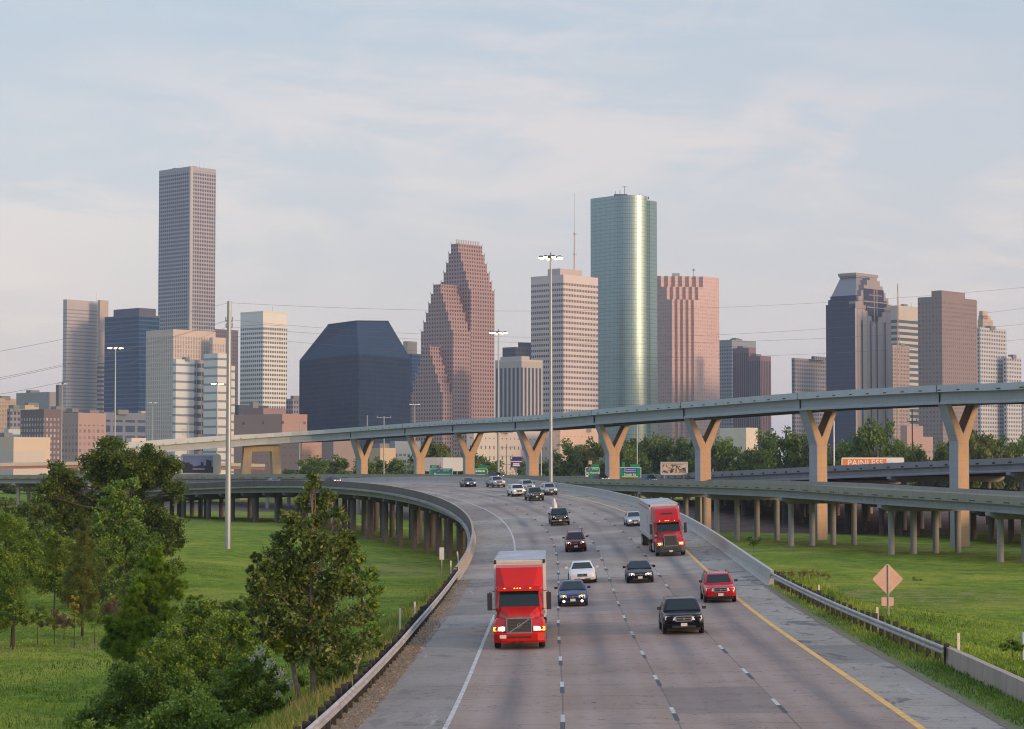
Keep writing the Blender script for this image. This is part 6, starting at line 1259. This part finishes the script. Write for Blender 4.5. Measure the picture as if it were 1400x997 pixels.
B_('small dark tank tower on the roof left of the grey tower', 78, 80, 84, 526, 1440, plain('tank_dark', (.12, .12, .14), .7), par=0, clutter=0)
B_('grey gridded block behind the beige box', 10, 14, 34, 561, 1300, f_84); B_('cream stepped block behind the dark brick block', 28, 34, 53, 556, 1350, plain('cream_low', (.46, .38, .27), .7, var=.2, vs=.05)); B_('dark brown brick block with pale pinkish panes at the left', 28, 60, 106, 562, 1150, f_brk)
B_('dark brick wing running behind the thin left light mast', 86, 106, 110, 566, 1100, f_brk); B_('pinkish brick block with a plain cornice', 84, 107, 145, 567, 1080, f_brp); B_('blue-glass office block with square panes below the banded blue tower', 140, 142, 199, 566, 1250, f_lblue)
B_('plain peach-coloured box building at the far left', -45, 19, 69, 601, 820, F_('peach_panels', (.60, .49, .41), (.52, .46, .44), 60, 60, .85, .82, 3, .6, vary=0)); B_('small blue and white striped kiosk building behind the peach box', 9, 12, 28, 590, 900, F_('stripe_small', (.45, .5, .55), (.06, .12, .22), 100, 5, 1, .4, 0, .3), clutter=0)
B_('brick-red low block with small dark windows below the white ribbon tower', 320, 386, 420, 569, 950, F_('redbrick', (.38, .24, .22), (.10, .07, .08), 16, 7, .12, .22, 0, .5), pent=((332, 360, 391, 558, plain('redbrick_attic', (.26, .18, .18), .7)),)); B_('pink low block running behind the portal pier', 330, 413, 465, 607, 800, F_('redbrick_low', (.40, .25, .22), (.31, .18, .16), 4, 3.5, .5, .2, 0, .6, vary=.2), clutter=0)
B_('grey castellated building between the ribbon tower and the polygon tower', 391, 400, 410, 547, 1600, f_84); B_('dark blue-grey flat building at the base of the ribbon tower', 324, 326, 366, 556, 1300, f_dk)
dots = F_('white_dots', (.56, .50, .47), (.10, .11, .15), 5.1, 5.4, .30, .34, 3, .3, vary=.2)
B_('long white block pierced by rows of small dark windows behind the forked piers', 638, 648, 760, 590, 900, dots, clutter=2, al=R(25)); B_('pinkish wing of the dotted white block, right of the central mast', 758, 766, 818, 588, 930, F_('pink_dots', (.62, .44, .37), (.28, .17, .15), 5.1, 5.4, .30, .3, 3, .3), clutter=1, al=R(25))
B_('small white stepped building above the belt trees right of the sixth pier', 984, 1020, 1036, 588, 900, plain('white_stone', (.60, .53, .46), .7, var=.1, vs=.1), pent=((985, 1012, 1020, 590, plain('white_stone2', (.5, .46, .42), .7)),), clutter=0); B_('pinkish low building behind the brown wooden pole', 1236, 1240, 1275, 600, 900, f_brp, pent=((1236, 1240, 1262, 582, f_brp),), clutter=0)
B_('cream low building seen under the flyover by the first forked pier', 505, 520, 541, 616, 800, plain('cream_wall', (.5, .38, .28), .7)); B_('blue-grey low building with a white emblem sign under the flyover', 440, 456, 490, 605, 780, plain('bluegrey_wall', (.26, .20, .20), .7), clutter=0)
B_('glassy grey low building at the base of the polygon tower', 536, 540, 575, 606, 1000, f_g13, clutter=0); B_('white parapet building peeping above the left oak', 175, 180, 200, 602, 900, plain('white_peep', (.6, .5, .45), .7), clutter=0)
B_('tiny domed hall above the blue-glass office block', 189, 193, 199, 562, 1300, plain('dome_pale', (.4, .36, .36), .6), par=0, clutter=0)

# ------------------------------------------------------------------ evening haze
m_h = bpy.data.materials.new('haze_air'); m_h.use_nodes = True; nt = m_h.node_tree; nt.nodes.clear(); g = G(nt)
pv = g.n('ShaderNodeVolumePrincipled'); pv.inputs['Color'].default_value = (.66, .76, 1.0, 1); pv.inputs['Density'].default_value = .00006; pv.inputs['Anisotropy'].default_value = .1
nt.links.new(pv.outputs[0], g.n('ShaderNodeOutputMaterial').inputs['Volume'])
hz = MB().box((0, 1670, 172), (3600, 3600, 360)).build('haze', m_h); tag(hz, kind='stuff'); hz.location = (0, 0, 0)
